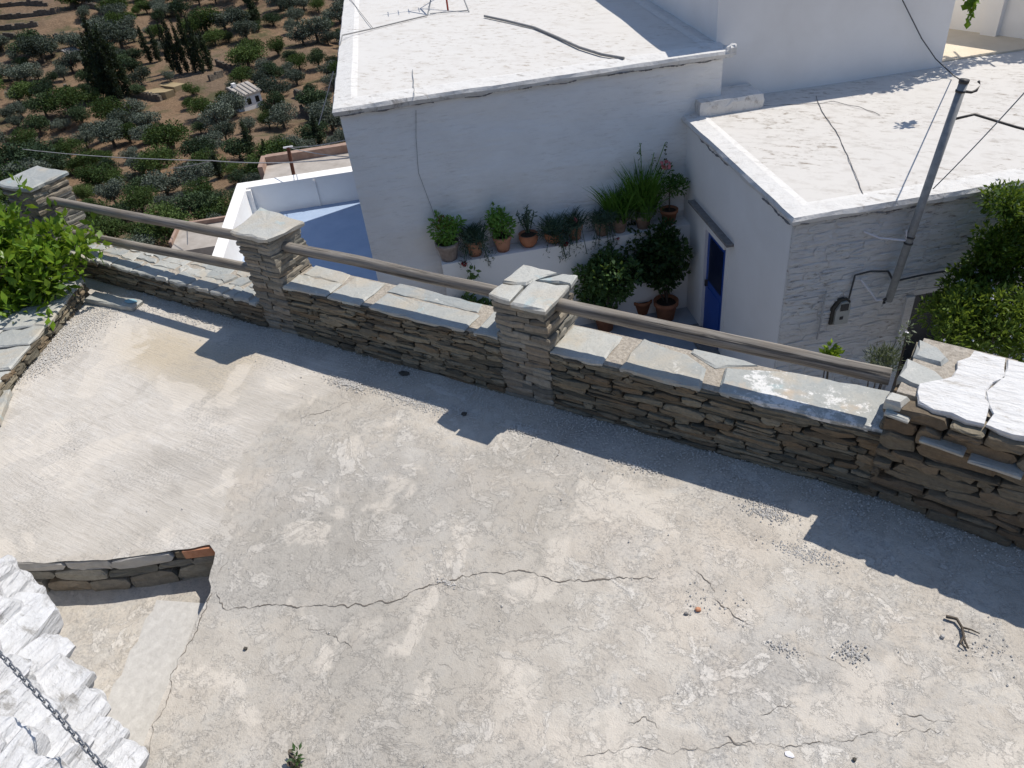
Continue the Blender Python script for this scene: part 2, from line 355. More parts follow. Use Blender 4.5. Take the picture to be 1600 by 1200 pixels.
PETALR = m_plain('crimson_petals', (.25, .02, .03), (.38, .05, .06), 30, .6, 0, 0)
GREYST = m_plain('grey_lintel', (.16, .15, .145), (.27, .26, .25), 14, .9, bump=.5)

# ------------------------------------------------------------------ shape generators
OUT10 = [(0, .40), (.04, .12), (.33, .0), (.68, .02), (.95, .10), (1, .50), (.96, .88), (.66, 1), (.30, .98), (.05, .86)]
def stone(O, A, Up, N, a0, a1, h0, h1, depth, proud, mat, parent, rag=.5, name='stone'):
    """one rough stone laid into a wall face"""
    L, h = a1 - a0, h1 - h0; tilt = rnd.uniform(-.06, .06) * rag * 1.2
    pts = []
    for (t, s) in OUT10:
        t2 = t + rnd.uniform(-.05, .05) * (.5 if t in (0, 1) else 1); s2 = s + rnd.uniform(-.16, .16) * rag
        a = a0 + L * t2; z = h0 + h * s2 + tilt * (a - (a0 + a1) / 2); pts.append((a, z))
    ca, cz_ = (a0 + a1) / 2 + rnd.uniform(-.2, .2) * L, (h0 + h1) / 2
    P = lambda a, z, n: O + A * a + Up * z + N * n
    vs, fs = [], []
    for a, z in pts: vs.append(P(a, z, -depth))
    for a, z in pts: vs.append(P(a, z, proud * .6 + rnd.uniform(-.006, .004)))
    for a, z in pts:
        k = .86 + rnd.uniform(-.08, .08); vs.append(P(ca + (a - ca) * (k + .06), cz_ + (z - cz_) * k, proud + rnd.uniform(-.011, .009)))
    vs.append(P(ca, cz_, proud + rnd.uniform(-.004, .012)))
    for i in range(10):
        j = (i + 1) % 10
        fs += [[i, j, 10 + j, 10 + i], [10 + i, 10 + j, 20 + j, 20 + i], [20 + i, 20 + j, 30]]
    return mk(name, vs, fs, mat, parent)

def stone_face(O, A, Up, N, la, height, mat, parent, th=(.035, .065), ln=(.14, .36), depth=.06, proud=(.0, .022), rag=.5, top=None, skip=None):
    O, A, Up, N = (np.asarray(t, float) for t in (O, A, Up, N))
    z = -.01
    while z < height - .012:
        t = rnd.uniform(*th); t = min(t, height - z + .005)
        a = -rnd.uniform(0, .12)
        while a < la - .02:
            l = rnd.uniform(*ln) * (1 if rnd.random() > .15 else .5)
            a1 = min(a + l, la + rnd.uniform(0, .01))
            if la - a1 < .07: a1 = la + rnd.uniform(0, .01)
            dz = rnd.uniform(-.009, .009); g = rnd.uniform(.0, .005)
            mid = (a + a1) / 2
            if not (skip and skip(mid, z)) and (top is None or z + t * .6 < top(mid)):
                if rnd.random() < .16 and t > .045:      # two thin leaves instead of one stone
                    s = t * rnd.uniform(.4, .6)
                    stone(O, A, Up, N, max(a, 0) + g, a1 - g, z + dz, z + s + dz, depth, rnd.uniform(*proud), mat, parent, rag)
                    stone(O, A, Up, N, max(a, 0) + g, a1 - g, z + s + dz, z + t + dz, depth, rnd.uniform(*proud), mat, parent, rag)
                else:
                    stone(O, A, Up, N, max(a, 0) + g, a1 - g, z + dz, z + t + dz + .004, depth, rnd.uniform(*proud), mat, parent, rag)
            a = a1
        z += t

def slab(poly, z0, z1, mat, parent=None, jit=.012, step=.10, tilt=0, name='slab', zj=.004, inset=.02, zfun=None, dome=.0):
    """flat stone with ragged outline; poly in plan, counter-clockwise"""
    pts = []
    n = len(poly)
    for i in range(n):
        a, b = np.array(poly[i], float), np.array(poly[(i + 1) % n], float); L = np.linalg.norm(b - a); k = max(1, int(L / step))
        for q in range(k):
            p = a + (b - a) * q / k; pts.append(p + np.array([rnd.uniform(-jit, jit), rnd.uniform(-jit, jit)]))
    c = np.mean(pts, 0); m = len(pts); tx, ty = rnd.uniform(-tilt, tilt), rnd.uniform(-tilt, tilt)
    zz = lambda p: (zfun(p) if zfun else 0) + tx * (p[0] - c[0]) + ty * (p[1] - c[1])
    vs, fs = [], []
    for p in pts: vs.append((*(c + (p - c) * rnd.uniform(.95, 1.0)), z0 + zz(p)))
    for p in pts: vs.append((*p, z0 + (z1 - z0) * rnd.uniform(.55, .85) + zz(p)))
    for p in pts:
        d = np.linalg.norm(p - c) + 1e-6; q = c + (p - c) * max(.5, 1 - (inset * rnd.uniform(.4, 1.3)) / d); vs.append((*q, z1 + zz(q) + rnd.uniform(-zj, zj) + dome * .6))
    vs.append((*c, z1 + zz(c) + dome))
    for i in range(m):
        j = (i + 1) % m
        fs += [[i, j, m + j, m + i], [m + i, m + j, 2 * m + j, 2 * m + i], [2 * m + i, 2 * m + j, 3 * m]]
    fs.append(list(range(m))[::-1])
    return mk(name, vs, fs, mat, parent)

def rect(x0, x1, y0, y1): return [(x0, y0), (x1, y0), (x1, y1), (x0, y1)]

def leaf_quads(P, size, outward=None, up=.3, aspect=.45, droop=0):
    """P (n,3) -> one pointed leaf per point (4 corners)"""
    n = len(P); d = rng.normal(size=(n, 3))
    if outward is not None: d = d * .8 + outward * 1.0
    d[:, 2] += up; d /= np.linalg.norm(d, axis=1)[:, None] + 1e-9
    s = np.cross(d, rng.normal(size=(n, 3))); s /= np.linalg.norm(s, axis=1)[:, None] + 1e-9
    nrm = np.cross(d, s); L = (size * rng.uniform(.65, 1.3, n))[:, None]; w = L * aspect * .5
    a = P; t = P + d * L + np.array([0, 0, -droop]) * L; m = P + d * L * .5 + nrm * L * .06
    return np.stack([a, m + s * w, t, m - s * w], 1).reshape(-1, 3)

def blob_points(blobs, n, shell=.55):
    """points spread through a set of ellipsoid clumps; returns points and outward directions"""
    b = np.array([[*c, *r] for c, r in blobs], float); vol = np.prod(b[:, 3:], 1) ** .75; idx = rng.choice(len(b), n, p=vol / vol.sum())
    d = rng.normal(size=(n, 3)); d /= np.linalg.norm(d, axis=1)[:, None]
    rr = rng.uniform(shell ** 3, 1, n) ** (1 / 3)
    p = b[idx, :3] + d * b[idx, 3:] * rr[:, None]
    return p, d

def grid_rock(O, A, B, C, la, lb, lc, na, nb, nc, amp, sc, seed, mat, parent, name='stone', rnd_=.25, taper=0):
    """rough quarried block: subdivided box pushed about by layered noise"""
    vs, fs, ids = [], [], {}
    def vid(i, j, k):
        key = (i, j, k)
        if key not in ids:
            x, y, z = i / na * 2 - 1, j / nb * 2 - 1, k / nc * 2 - 1
            q = np.array([x, y, z]); q = q * (1 - rnd_ * (1 - np.sqrt(np.clip(1 - (np.roll(q, 1) ** 2) / 2 - (np.roll(q, 2) ** 2) / 2 + (np.roll(q, 1) ** 2) * (np.roll(q, 2) ** 2) / 3, 0, 1))))
            tp = 1 - taper * max(0, q[0])
            p = O + A * q[0] * la / 2 + B * q[1] * lb / 2 * tp + C * q[2] * lc / 2 * tp
            loc = np.array([q[0] * la * .35, q[1] * lb * 2.2, q[2] * lc * 2.2])
            n1 = nz(loc, sc, seed); n2 = nz(loc, sc * 3.1, seed + 5)
            p = p + B * amp * n1 + C * amp * (n2 * .9 + n1 * .8) + A * amp * 1.8 * nz(loc * np.array([.2, 1, 1]), sc * 1.1, seed + 9)
            ids[key] = len(vs); vs.append(p)
        return ids[key]
    for (n1, n2, f) in ((na, nb, lambda i, j, s: vid(i, j, nc * s)), (nb, nc, lambda i, j, s: vid(na * s, i, j)), (na, nc, lambda i, j, s: vid(i, nb * s, j))):
        for s in (0, 1):
            for i in range(n1):
                for j in range(n2):
                    q = [f(i, j, s), f(i + 1, j, s), f(i + 1, j + 1, s), f(i, j + 1, s)]; fs.append(q)
    me_o = mk(name, vs, fs, mat, parent)
    import bmesh
    bm = bmesh.new(); bm.from_mesh(me_o.data); bmesh.ops.recalc_face_normals(bm, faces=bm.faces[:]); bm.to_mesh(me_o.data); bm.free()
    return me_o

# ================================================================== TERRACE FLOOR
YW = 3.849                                         # face of the parapet
def in_poly(P, poly):
    x, y = P[:, 0], P[:, 1]; c = np.zeros(len(P), bool); n = len(poly); j = n - 1
    for i in range(n):
        xi, yi, xj, yj = *poly[i], *poly[j]
        c ^= ((yi > y) != (yj > y)) & (x < (xj - xi) * (y - yi) / (yj - yi + 1e-12) + xi); j = i
    return c
def pz(x, y, z=0): return on_z(x, y, z)[:2]
RISER = [pz(-260, 900), pz(0, 880), pz(70, 879), pz(165, 876), pz(285, 858), pz(340, 850)]
EDGE = [pz(340, 850), pz(327, 905), pz(332, 922), pz(300, 985), pz(268, 1060), pz(240, 1125), pz(210, 1200), pz(150, 1330)]
def ragged(L, amp, seed, step=.035):
    out = []
    for a, b in zip(L[:-1], L[1:]):
        n = max(1, int(np.linalg.norm(b - a) / step))
        for k in range(n):
            p = a + (b - a) * k / n; out.append(p + (amp * np.array([nz((*p, 0), 8, seed), nz((*p, 0), 8, seed + 4)]) if (k or len(out)) else 0))
    out.append(L[-1]); return out
RAG_R, RAG_E = ragged(RISER, .013, 2), ragged(EDGE, .012, 6)
RAG_E[0] = RAG_R[-1]
def build_floor():
    # strip grid between hand-set outline: plan grid cut by the sunken landing
    xs = np.arange(-9.2, 4.01, .04); ys = np.arange(-2.0, 3.93, .04)
    notch = [tuple(p) for p in RAG_R] + [tuple(p) for p in RAG_E[1:]] + [(-3.0, -2.5), (-10.5, -2.5), (-10.5, float(RISER[0][1]))]
    X, Y = np.meshgrid(xs, ys, indexing='ij'); P = np.stack([X.ravel(), Y.ravel()], 1)
    inside = in_poly(P, notch).reshape(X.shape)
    # pull the vertices next to the notch onto its outline
    segs = list(zip(RAG_R[:-1], RAG_R[1:])) + list(zip(RAG_E[:-1], RAG_E[1:]))
    out = []
    for p in P:
        out.append(p)
    P2 = np.array(out)
    def near(p):
        best = None
        for a, b in segs:
            ab = b - a; t = np.clip(np.dot(p - a, ab) / np.dot(ab, ab), 0, 1); q = a + ab * t; d = np.linalg.norm(p - q)
            if best is None or d < best[0]: best = (d, q)
        return best
    nx, ny = X.shape; fs = []
    keep = ~inside
    for i in range(nx - 1):
        for j in range(ny - 1):
            q = [(i, j), (i + 1, j), (i + 1, j + 1), (i, j + 1)]; k = sum(keep[a] for a in q)
            if k == 4 or (k > 0): fs.append([a * ny + b for a, b in q])
    used = {i for f in fs for i in f}
    for i in used:
        if inside.ravel()[i]:
            d, q = near(P2[i]); P2[i] = q
    vs = [(p[0], p[1], .006 * nz((p[0], p[1], 0), 1.1, 3) + .003 * nz((p[0], p[1], 0), 4, 8)) for p in P2]
    o = mk('terrace_floor', vs, fs, FLOOR, None, True, (0, 0, 0), 'structure')
    # what the ground is made of where: R grey weathered film, G ochre patch, B brushed newer slab
    def blob(c, r, k=1.0):
        c = pz(*c); return k * np.exp(-(((P2 - c) / np.array(r)) ** 2).sum(1))
    R = blob((520, 800), (.75, .6)) + blob((430, 890), (.4, .45), .7) + blob((700, 760), (.5, .4), .6) + blob((900, 720), (.5, .35), .5) + blob((1300, 1050), (.6, .4), .55) + blob((560, 1000), (.4, .3), .4) - blob((1000, 900), (.5, .3), .5) - blob((1050, 720), (.5, .3), .4)
    G = blob((255, 545), (.75, .42)) + blob((330, 600), (.6, .25), .55) + blob((390, 560), (.3, .2), .5)
    poly = [tuple(pz(*q)) for q in [(-300, 900), (0, 880), (335, 850), (350, 790), (385, 700), (445, 640), (560, 600), (620, 590), (520, 545), (440, 520), (140, 450), (-200, 560)]]
    B = in_poly(P2, poly).astype(float)
    Bg = B.reshape(nx, ny)
    for _ in range(5):
        Bg[1:-1, 1:-1] = (Bg[1:-1, 1:-1] * 2 + Bg[:-2, 1:-1] + Bg[2:, 1:-1] + Bg[1:-1, :-2] + Bg[1:-1, 2:]) / 6
    at = o.data.color_attributes.new('zones', 'FLOAT_COLOR', 'POINT')
    c = np.ones((len(P2), 4), np.float32); c[:, 0] = np.clip(R, 0, 1); c[:, 1] = np.clip(G, 0, 1); c[:, 2] = Bg.ravel()
    at.data.foreach_set('color', c.ravel()); o.data.update()
    return o
floor = build_floor()

def crack(pxs, w, parent, seed, z=.009):
    pts = [pz(*p) for p in pxs]; L = []
    for a, b in zip(pts[:-1], pts[1:]):
        n = max(2, int(np.linalg.norm(b - a) / .011))
        for k in range(n): L.append(a + (b - a) * k / n)
    L.append(pts[-1]); L = np.array(L); vs, fs = [], []
    for i, p in enumerate(L):
        t = L[min(i + 1, len(L) - 1)] - L[max(i - 1, 0)]; t /= np.linalg.norm(t); q = np.array([-t[1], t[0]])
        off = q * (.045 * nz((p[0], p[1], 0), 5, seed) + .020 * nz((p[0], p[1], 0), 22, seed) + .010 * nz((p[0], p[1], 0), 60, seed))
        ww = w * .8 * (.10 + 1.3 * abs(nz((p[0], p[1], 1), 11, seed))) * min(1, i / 6 + .15, (len(L) - 1 - i) / 6 + .15)
        zz = .006 * nz((p[0], p[1], 0), 1.1, 3) + .003 * nz((p[0], p[1], 0), 4, 8)
        for s in (1, -1): vs.append((*(p + off + q * s * ww), z * .35 + zz))
    for i in range(len(L) - 1): fs.append([2 * i, 2 * i + 1, 2 * i + 3, 2 * i + 2])
    return mk('crack', vs, fs, CRACK, parent)
for pxs, w in [([(333, 928), (355, 948), (400, 950), (440, 945), (520, 946), (570, 944), (620, 935), (665, 918), (720, 908), (760, 897), (810, 893), (860, 905), (900, 910), (980, 900), (1030, 903)], .0075),
               ([(1085, 895), (1110, 912), (1120, 925)], .006), ([(1110, 935), (1145, 955), (1180, 975)], .007), ([(480, 980), (500, 990), (520, 1003), (545, 1010), (555, 1018)], .004),
               ([(685, 1035), (705, 1045), (708, 1062)], .0045), ([(640, 998), (640, 1025)], .003), ([(900, 1185), (960, 1180), (1060, 1170), (1190, 1165), (1300, 1160), (1385, 1148), (1470, 1140)], .0035),
               ([(550, 630), (520, 640), (490, 648), (470, 655)], .004), ([(850, 690), (870, 705), (860, 725)], .004), ([(925, 740), (930, 760), (945, 765)], .004),
               ([(1125, 1140), (1150, 1155), (1170, 1165)], .007), ([(1190, 1120), (1215, 1105), (1240, 1105)], .004), ([(1290, 1020), (1310, 1035), (1325, 1045)], .004), ([(980, 1130), (1010, 1120), (1030, 1140)], .004),
               ([(345, 900), (350, 880), (352, 865)], .0025), ([(1390, 1120), (1440, 1118), (1500, 1122)], .003), ([(334, 926), (304, 985), (272, 1060), (244, 1125), (216, 1195)], .008)]:
    crack(pxs, w, floor, rnd.uniform(0, 50))

# the sunken landing in the near left corner, with its riser of stones and one red brick
LZ = -.30
def build_landing():
    poly = [(-7.5, 2.1), (-3.3, 2.1), (-2.4, -.6), (-2.4, -2.0), (-7.5, -2.0)]
    vs = [(*p, LZ) for p in poly]; o = mk('landing', vs, [[0, 4, 3, 2, 1]], FLOOR2, None, False, (-4, 1, LZ), 'structure')
    a, b, c, d = pz(243, 935, -.2), pz(340, 905, -.2), pz(225, 1190, -.2), pz(118, 1190, -.2)
    # smoother cement fillet along the floor edge
    seg = 14; vs, fs = [], []
    for i in range(seg + 1):
        t = i / seg
        l, r = a + (d - a) * t, b + (c - b) * t; j = .015 * math.sin(i * 2.1)
        vs += [(l[0] + j - .03, l[1], LZ - .01), (l[0] + j, l[1], LZ + .085), (r[0] + .5, r[1], LZ + .092)]
    for i in range(seg):
        k = 3 * i; fs += [[k, k + 1, k + 4, k + 3], [k + 1, k + 2, k + 5, k + 4]]
    fs = [f[::-1] for f in fs]; fs.append([0, 1, 2])
    mk('cement_fillet', vs, fs, PALECEM, o)
    # vertical cut faces of the floor slab (core behind the stones, and the edge facing the landing)
    for nm, L, back in (('riser_core', RISER, .07), ('slab_edge', EDGE, .0)):
        vs, fs = [], []
        for i, p in enumerate(L):
            q = p + (np.array([0, back]) if back else np.array([0, 0]))
            vs += [(*q, LZ - .15), (*q, -.004)]
        for i in range(len(L) - 1): k = 2 * i; fs.append([k, k + 2, k + 3, k + 1])
        mk(nm, vs, fs, DARKM if back else FLOOR2, o)
    RP = np.array(RISER[1:]); RS = np.concatenate([[0], np.cumsum(np.linalg.norm(np.diff(RP, axis=0), axis=1))])
    along = lambda t: np.array([np.interp(t * RS[-1], RS, RP[:, 0]), np.interp(t * RS[-1], RS, RP[:, 1])])
    for (s0, s1, h0, h1, kind) in [(0, .30, -.08, -.005, 0), (.30, .52, -.09, -.005, 0), (.52, .80, -.10, -.006, 0), (.80, 1.0, -.085, -.012, 2),
                                   (0, .22, -.17, -.09, 1), (.22, .47, -.19, -.09, 1), (.47, .70, -.18, -.10, 1), (.70, .86, -.16, -.10, 1), (.86, 1.0, -.17, -.09, 1),
                                   (.0, .14, -.31, -.18, 1), (.14, .36, -.30, -.20, 1), (.36, .55, -.31, -.19, 1), (.55, .76, -.31, -.18, 1), (.76, 1.0, -.31, -.17, 1)]:
        p0, p1 = along(s0), along(s1)
        A = np.array([*(p1 - p0), 0]); L = np.linalg.norm(A); A /= L; N = np.array([A[1], -A[0], 0])
        O = np.array([*p0, 0])
        if kind == 2:
            b = O + A * .06; v = MB().box(b + N * -.10 + Z * -.085, A * .21, N * .115, Z * .073).v
            v = np.array(v) + rng.normal(size=(8, 3)) * .003
            mk('brick', v, [[0, 3, 2, 1], [4, 5, 6, 7], [0, 1, 5, 4], [1, 2, 6, 5], [2, 3, 7, 6], [3, 0, 4, 7]], BRICKM, o)
            stone(O, A, Z, N, 0, .06, h0, h1, .05, .004, SCHIST_D, o)
        else:
            stone(O, A, Z, N, .003, L - .003, h0, h1, .09, rnd.uniform(-.012, .006), SCHIST_P if kind else GREYCEM, o, .3)
    return o
landing = build_landing()
# gravel swept along the parapet and the left kerb: nobody could count it
def grains(P, size):
    n = len(P); base = np.array([[1, 0, 0], [-1, 0, 0], [0, 1, 0], [0, -1, 0], [0, 0, 1], [0, 0, -.6]], float)
    s = size * rng.uniform(.5, 1.6, n) ** 1.3
    v = base[None] * (s[:, None, None] * rng.uniform(.6, 1.2, (n, 6, 3)))
    a = rng.uniform(0, 6.28, n); c, d = np.cos(a), np.sin(a); x = v[..., 0] * c[:, None] - v[..., 1] * d[:, None]; y = v[..., 0] * d[:, None] + v[..., 1] * c[:, None]
    v = np.stack([x, y, v[..., 2] * .8], -1) + P[:, None, :]
    T = np.array([[0, 2, 4], [2, 1, 4], [1, 3, 4], [3, 0, 4], [2, 0, 5], [1, 2, 5], [3, 1, 5], [0, 3, 5]])
    return v[:, T, :].reshape(-1, 3)
Pg = []
n = 9000; x = rng.uniform(-7.2, 2.0, n); y = YW - np.abs(rng.normal(0, .16, n)) - .01; Pg.append(np.stack([x, y], 1))
for (c, r, n) in [((105, 520), (.22, .5), 2300), ((70, 565), (.16, .35), 1100), ((180, 470), (.3, .1), 300), ((545, 600), (.18, .05), 350), ((640, 625), (.3, .06), 500), ((700, 640), (.25, .06), 350), ((820, 672), (.12, .04), 250), ((1000, 730), (.12, .04), 140), ((1200, 800), (.12, .06), 260), ((1255, 865), (.15, .05), 160), ((1330, 1020), (.06, .05), 90), ((1225, 1015), (.07, .03), 50), ((1545, 1015), (.12, .1), 40), ((700, 912), (.06, .02), 40), ((1110, 940), (.2, .1), 30)]:
    n = int(n * 1.9); q = pz(*c); Pg.append(rng.normal(size=(n, 2)) * np.array(r) * .6 + q)
n = 130; Pg.append(np.stack([rng.uniform(-6, 2.5, n), rng.uniform(.3, 3.6, n)], 1))
Pg = np.concatenate(Pg); Pg = Pg[(Pg[:, 1] < YW - .005)]
notchp = [tuple(p) for p in RISER] + [tuple(p) for p in EDGE[1:]] + [(-3.0, -2.5), (-10.5, -2.5), (-10.5, float(RISER[0][1]))]
Pg = Pg[~in_poly(Pg, notchp)]
Pg = np.concatenate([Pg, np.zeros((len(Pg), 1)) + .006], 1)
g = mk_quads('gravel', grains(Pg, .0046), 3, GRAVEL, None, kind='stuff'); g['label'] = 'loose grey gravel and grit strewn over the concrete floor'

# ================================================================== PARAPET
AX, AY = np.array([1.0, 0, 0]), np.array([0, 1.0, 0])
PB = 4.25                                         # back of the parapet
def wall_bay(label, x0, x1, h, name='stone_parapet'):
    t = thing(name, ((x0 + x1) / 2, (YW + PB) / 2, 0), label, 'wall')
    MB().abox(x0, x1, YW + .035, PB - .02, -3.4, h - .035).build('core', DARKM, t)
    stone_face((x0, YW, 0), AX, Z, -AY, x1 - x0, h - .028, SCHIST, t, (.020, .056), (.09, .42), .07, (.0, .024), .55)
    return t
bayA = wall_bay('low stone parapet under the double wooden rail by the lemon bush', -8.25, -5.22, .27)
bayB = wall_bay('slate capped stone parapet between the two flat-topped stone pillars', -4.86, -2.68, .525)
bayC = wall_bay('paint-splashed slate capped parapet between a pillar and the whitewashed wall end', -2.27, -.06, .515)
# copings
def cop(t, polys, h, th=.035, mat=COPING, jit=.008, tilt=.004):
    for p in polys: slab(p, h - th, h + rnd.uniform(-.004, .004), mat, t, jit, .09, tilt, 'coping_slab')
f0 = YW - .012
cop(bayB, [rect(-4.84, -4.36, f0, 4.05), rect(-4.33, -3.99, f0, 4.20), rect(-3.90, -2.98, f0 - .004, 4.07), rect(-2.90, -2.69, f0, 4.22)], .525)
cop(bayB, [[(-4.83, 4.07), (-4.37, 4.07), (-4.40, 4.22), (-4.82, 4.24)]], .520)
cop(bayB, [[(-3.92, 4.10), (-3.02, 4.09), (-3.05, 4.21), (-3.90, 4.26)]], .515)
MB().abox(-4.86, -2.68, YW + .01, PB - .03, .46, .507).build('mortar_bed', MORTAR, bayB)
cop(bayC, [rect(-2.26, -1.86, f0, 4.21), [(-1.74, f0), (-1.17, f0 - .003), (-1.20, 4.05), (-1.38, 4.16), (-1.72, 4.22)]], .515)
cop(bayC, [[(-1.05, f0), (-.08, f0), (-.10, 4.24), (-.70, 4.22), (-1.10, 4.10)]], .515, mat=COPINGP)
cop(bayC, [[(-1.36, 4.19), (-1.16, 4.09), (-.9, 4.22), (-1.1, 4.25), (-1.36, 4.24)]], .506)
MB().abox(-2.27, -.06, YW + .01, PB - .02, .45, .497).build('mortar_bed', MORTAR, bayC)
# bay A: a crazy paving of small flat stones
y = f0; rows = [(f0, 4.0), (4.01, 4.13), (4.14, 4.26)]
for r0, r1 in rows:
    x = -8.2
    while x < -5.3:
        l = rnd.uniform(.12, .42); x2 = min(x + l, -5.24)
        j = lambda: rnd.uniform(-.035, .035)
        slab([(x + .006 + j(), r0 + (0 if r0 == f0 else j())), (x2 - .006 + j(), r0 + (0 if r0 == f0 else j())), (x2 - .006 + j(), r1 + j()), (x + .006 + j(), r1 + j())], .225, .268 + rnd.uniform(-.008, .008), COPING, bayA, .012, .06, .007, 'coping_slab')
        x = x2
MB().abox(-8.25, -5.23, YW + .01, PB, .2, .256).build('mortar_bed', MORTAR, bayA)
def pillar(label, x0, x1, y0, y1, top, cap, lean=0):
    t = thing('stone_pillar', ((x0 + x1) / 2, (y0 + y1) / 2, 0), label, 'pillar', 'dry-laid stone pillars of the parapet')
    MB().abox(x0 + .05, x1 - .05, y0 + .05, y1 - .05, -.2, top - .04).build('core', DARKM, t)
    z = -.01; k = 0
    while z < top - .05:
        th = rnd.uniform(.026, .05); th = min(th, top - .035 - z + .002); k += 1
        e = lambda: rnd.uniform(-.014, .014)
        X0, X1, Y0, Y1 = x0 + e(), x1 + e(), y0 + abs(e()) * .6, y1 + e()
        m = rnd.uniform(.32, .68)
        if k % 2:
            xm = X0 + (X1 - X0) * m; ps = [rect(X0, xm - .003, Y0, Y1), rect(xm + .003, X1, Y0 + e() * .5, Y1 + e())]
        else:
            ym = Y0 + (Y1 - Y0) * m; xm = X0 + (X1 - X0) * rnd.uniform(.35, .65)
            ps = [rect(X0, xm, Y0, ym), rect(xm + .004, X1, Y0 + e() * .5, ym + e()), rect(X0 + e(), X1 + e(), ym + .004, Y1)]
        for p in ps: slab(p, z + rnd.uniform(-.003, .003), z + th + rnd.uniform(-.002, .003), SCHIST_P, t, .011, .07, .018, 'stone', inset=.012)
        z += th
    for p in cap: slab(p, top - .042, top, COPING, t, .010, .08, .01, 'cap_slab')
    return t
p1 = pillar('stone pillar with a thick uneven slab behind the lemon bush', -8.78, -8.25, 3.85, 4.28, .97, [[(-8.82, 3.81), (-8.22, 3.84), (-8.24, 4.31), (-8.82, 4.33)]])
p2 = pillar('tall stone pillar topped by one bluish slab, second from left', -5.25, -4.86, 3.845, 4.24, .965, [[(-5.30, 3.84), (-4.85, 3.82), (-4.76, 4.20), (-5.38, 4.30)]])
p3 = pillar('stone pillar before the potted ledge, its top pieced from four slabs', -2.69, -2.27, 3.84, 4.27, .875, [[(-2.52, 3.81), (-2.245, 3.80), (-2.25, 4.16), (-2.53, 4.14)], [(-2.74, 3.86), (-2.54, 3.82), (-2.55, 4.05), (-2.72, 4.02)], [(-2.73, 4.04), (-2.55, 4.07), (-2.52, 4.17), (-2.4, 4.31), (-2.72, 4.32)], [(-2.50, 4.16), (-2.25, 4.18), (-2.26, 4.31), (-2.38, 4.30)]])

# wooden rails, threaded through the pillars
def rail(p, q, r, label):
    m = MB(); n = 26; pts, rs = [], []
    p, q = np.array(p, float), np.array(q, float)
    for i in range(n + 1):
        t = i / n; c = p + (q - p) * t; c[2] += .012 * nz((t * 3, r, p[0]), 1.3, 4); c[1] += .010 * nz((t * 3, r, p[0]), 1.1, 9)
        pts.append(c); rs.append(r * (1 + .06 * nz((t * 9, 0, p[0]), 1, 2)))
    m.tube(pts, rs, 14)
    return tag(m.build('wooden_rail', WOOD, None, True), label, 'rail', 'weathered round wooden rails')
RY = 4.02
def rz(x, y): return on_plane(x, y, (0, RY, 0), (0, 1, 0))
def rail_px(a, b, r, label, ext=(.25, .25)):
    P, Q = rz(*a), rz(*b); d = (Q - P) / np.linalg.norm(Q - P); rail(P - d * ext[0], Q + d * ext[1], r, label)
rail_px((68, 312), (376, 369), .046, 'upper wooden rail running from the left-hand pillar above the low parapet')
rail_px((95, 362), (388, 418), .044, 'lower wooden rail close above the low parapet by the lemon bush')
rail_px((455, 387), (772, 455), .046, 'wooden rail between the bluish-topped pillar and the four-slab pillar')
rail_px((890, 479), (1385, 588), .050, 'long wooden rail ending at the whitewashed wall end', (.25, .02))

# whitewashed wall end on the right
def wall_end():
    t = thing('whitewashed_wall_end', (.6, 4.1, 0), 'thick brown stone wall end with a crumbling whitewashed top', 'wall')
    A = np.array([1, -.105, 0]); A /= np.linalg.norm(A); Bk = np.array([.105, 1, 0]); Bk /= np.linalg.norm(Bk)
    O = np.array([-.10, 3.85, 0.0]); top = .78; Up = np.array([0, -.09, 1.0]); Up /= np.linalg.norm(Up); N = -np.cross(Up, A) if np.cross(Up, A)[1] > 0 else np.cross(Up, A)
    MB().box(O + Bk * .07 + A * .05 - Z * .2, A * 2.9, Bk * .60, Z * (top + .13)).build('core', DARKM, t)
    stone_face(O, A, Up, N, 2.9, top - .035, SCHIST_D, t, (.035, .115), (.12, .46), .09, (.0, .045), .85)
    stone_face(O + Bk * .66, -Bk, Z, -A, .66, top - .05, SCHIST_D, t, (.04, .07), (.14, .3), .06, (0, .02), .6)
    P = lambda a, b: tuple((O + A * a + Bk * b)[:2] + Up[:2] * top)
    # limewashed crust, cracked in two
    for poly, nm in (([P(.13, .05), P(.22, .03), P(.30, .05), P(.38, .02), P(.46, .03), P(.47, .14), P(.42, .33), P(.47, .50), P(.46, .68), P(.30, .70), P(.24, .55), P(.23, .38), P(.10, .22)], 'limewashed_crust'),
                     ([P(.462, .03), P(.6, .01), P(.72, .04), P(.9, .0), P(2.9, .0), P(2.9, .72), P(.463, .69), P(.473, .5), P(.423, .33), P(.473, .14)], 'limewashed_crust')):
        slab(poly, top - .03, top + .008, CAPW, t, .014, .065, 0, nm, .0, .008)
    slab([P(-.02, .24), P(.16, .20), P(.22, .33), P(.15, .40), P(-.01, .45)], top - .06, top + .006, COPING, t, .008, .08, .01, 'cap_slab')
    slab([P(.00, .49), P(.17, .47), P(.18, .56), P(.10, .66), P(.0, .68)], top - .06, top + .004, COPING, t, .012, .07, .02, 'cap_slab')
    slab([P(-.02, .0), P(.075, .0), P(.10, .09), P(-.01, .10)], top - .06, top + .004, COPING, t, .006, .06, .02, 'cap_slab')
    MB().box(O + A * .02 + Bk * .06 + Z * (top - .09), A * .5, Bk * .60, Z * .075).build('mortar_bed', MORTAR, t)
    for a0, a1, b0, h in ((.0, .13, -.03, .70), (.20, .42, -.045, .60), (.45, .70, -.05, .57)):
        slab([P(a0, b0), P(a1, b0 - .012), P(a1 + .01, b0 + .16), P(a0, b0 + .16)], h, h + .022, COPING, t, .004, .1, .01, 'ledge_slab')
    return t
wall_end()

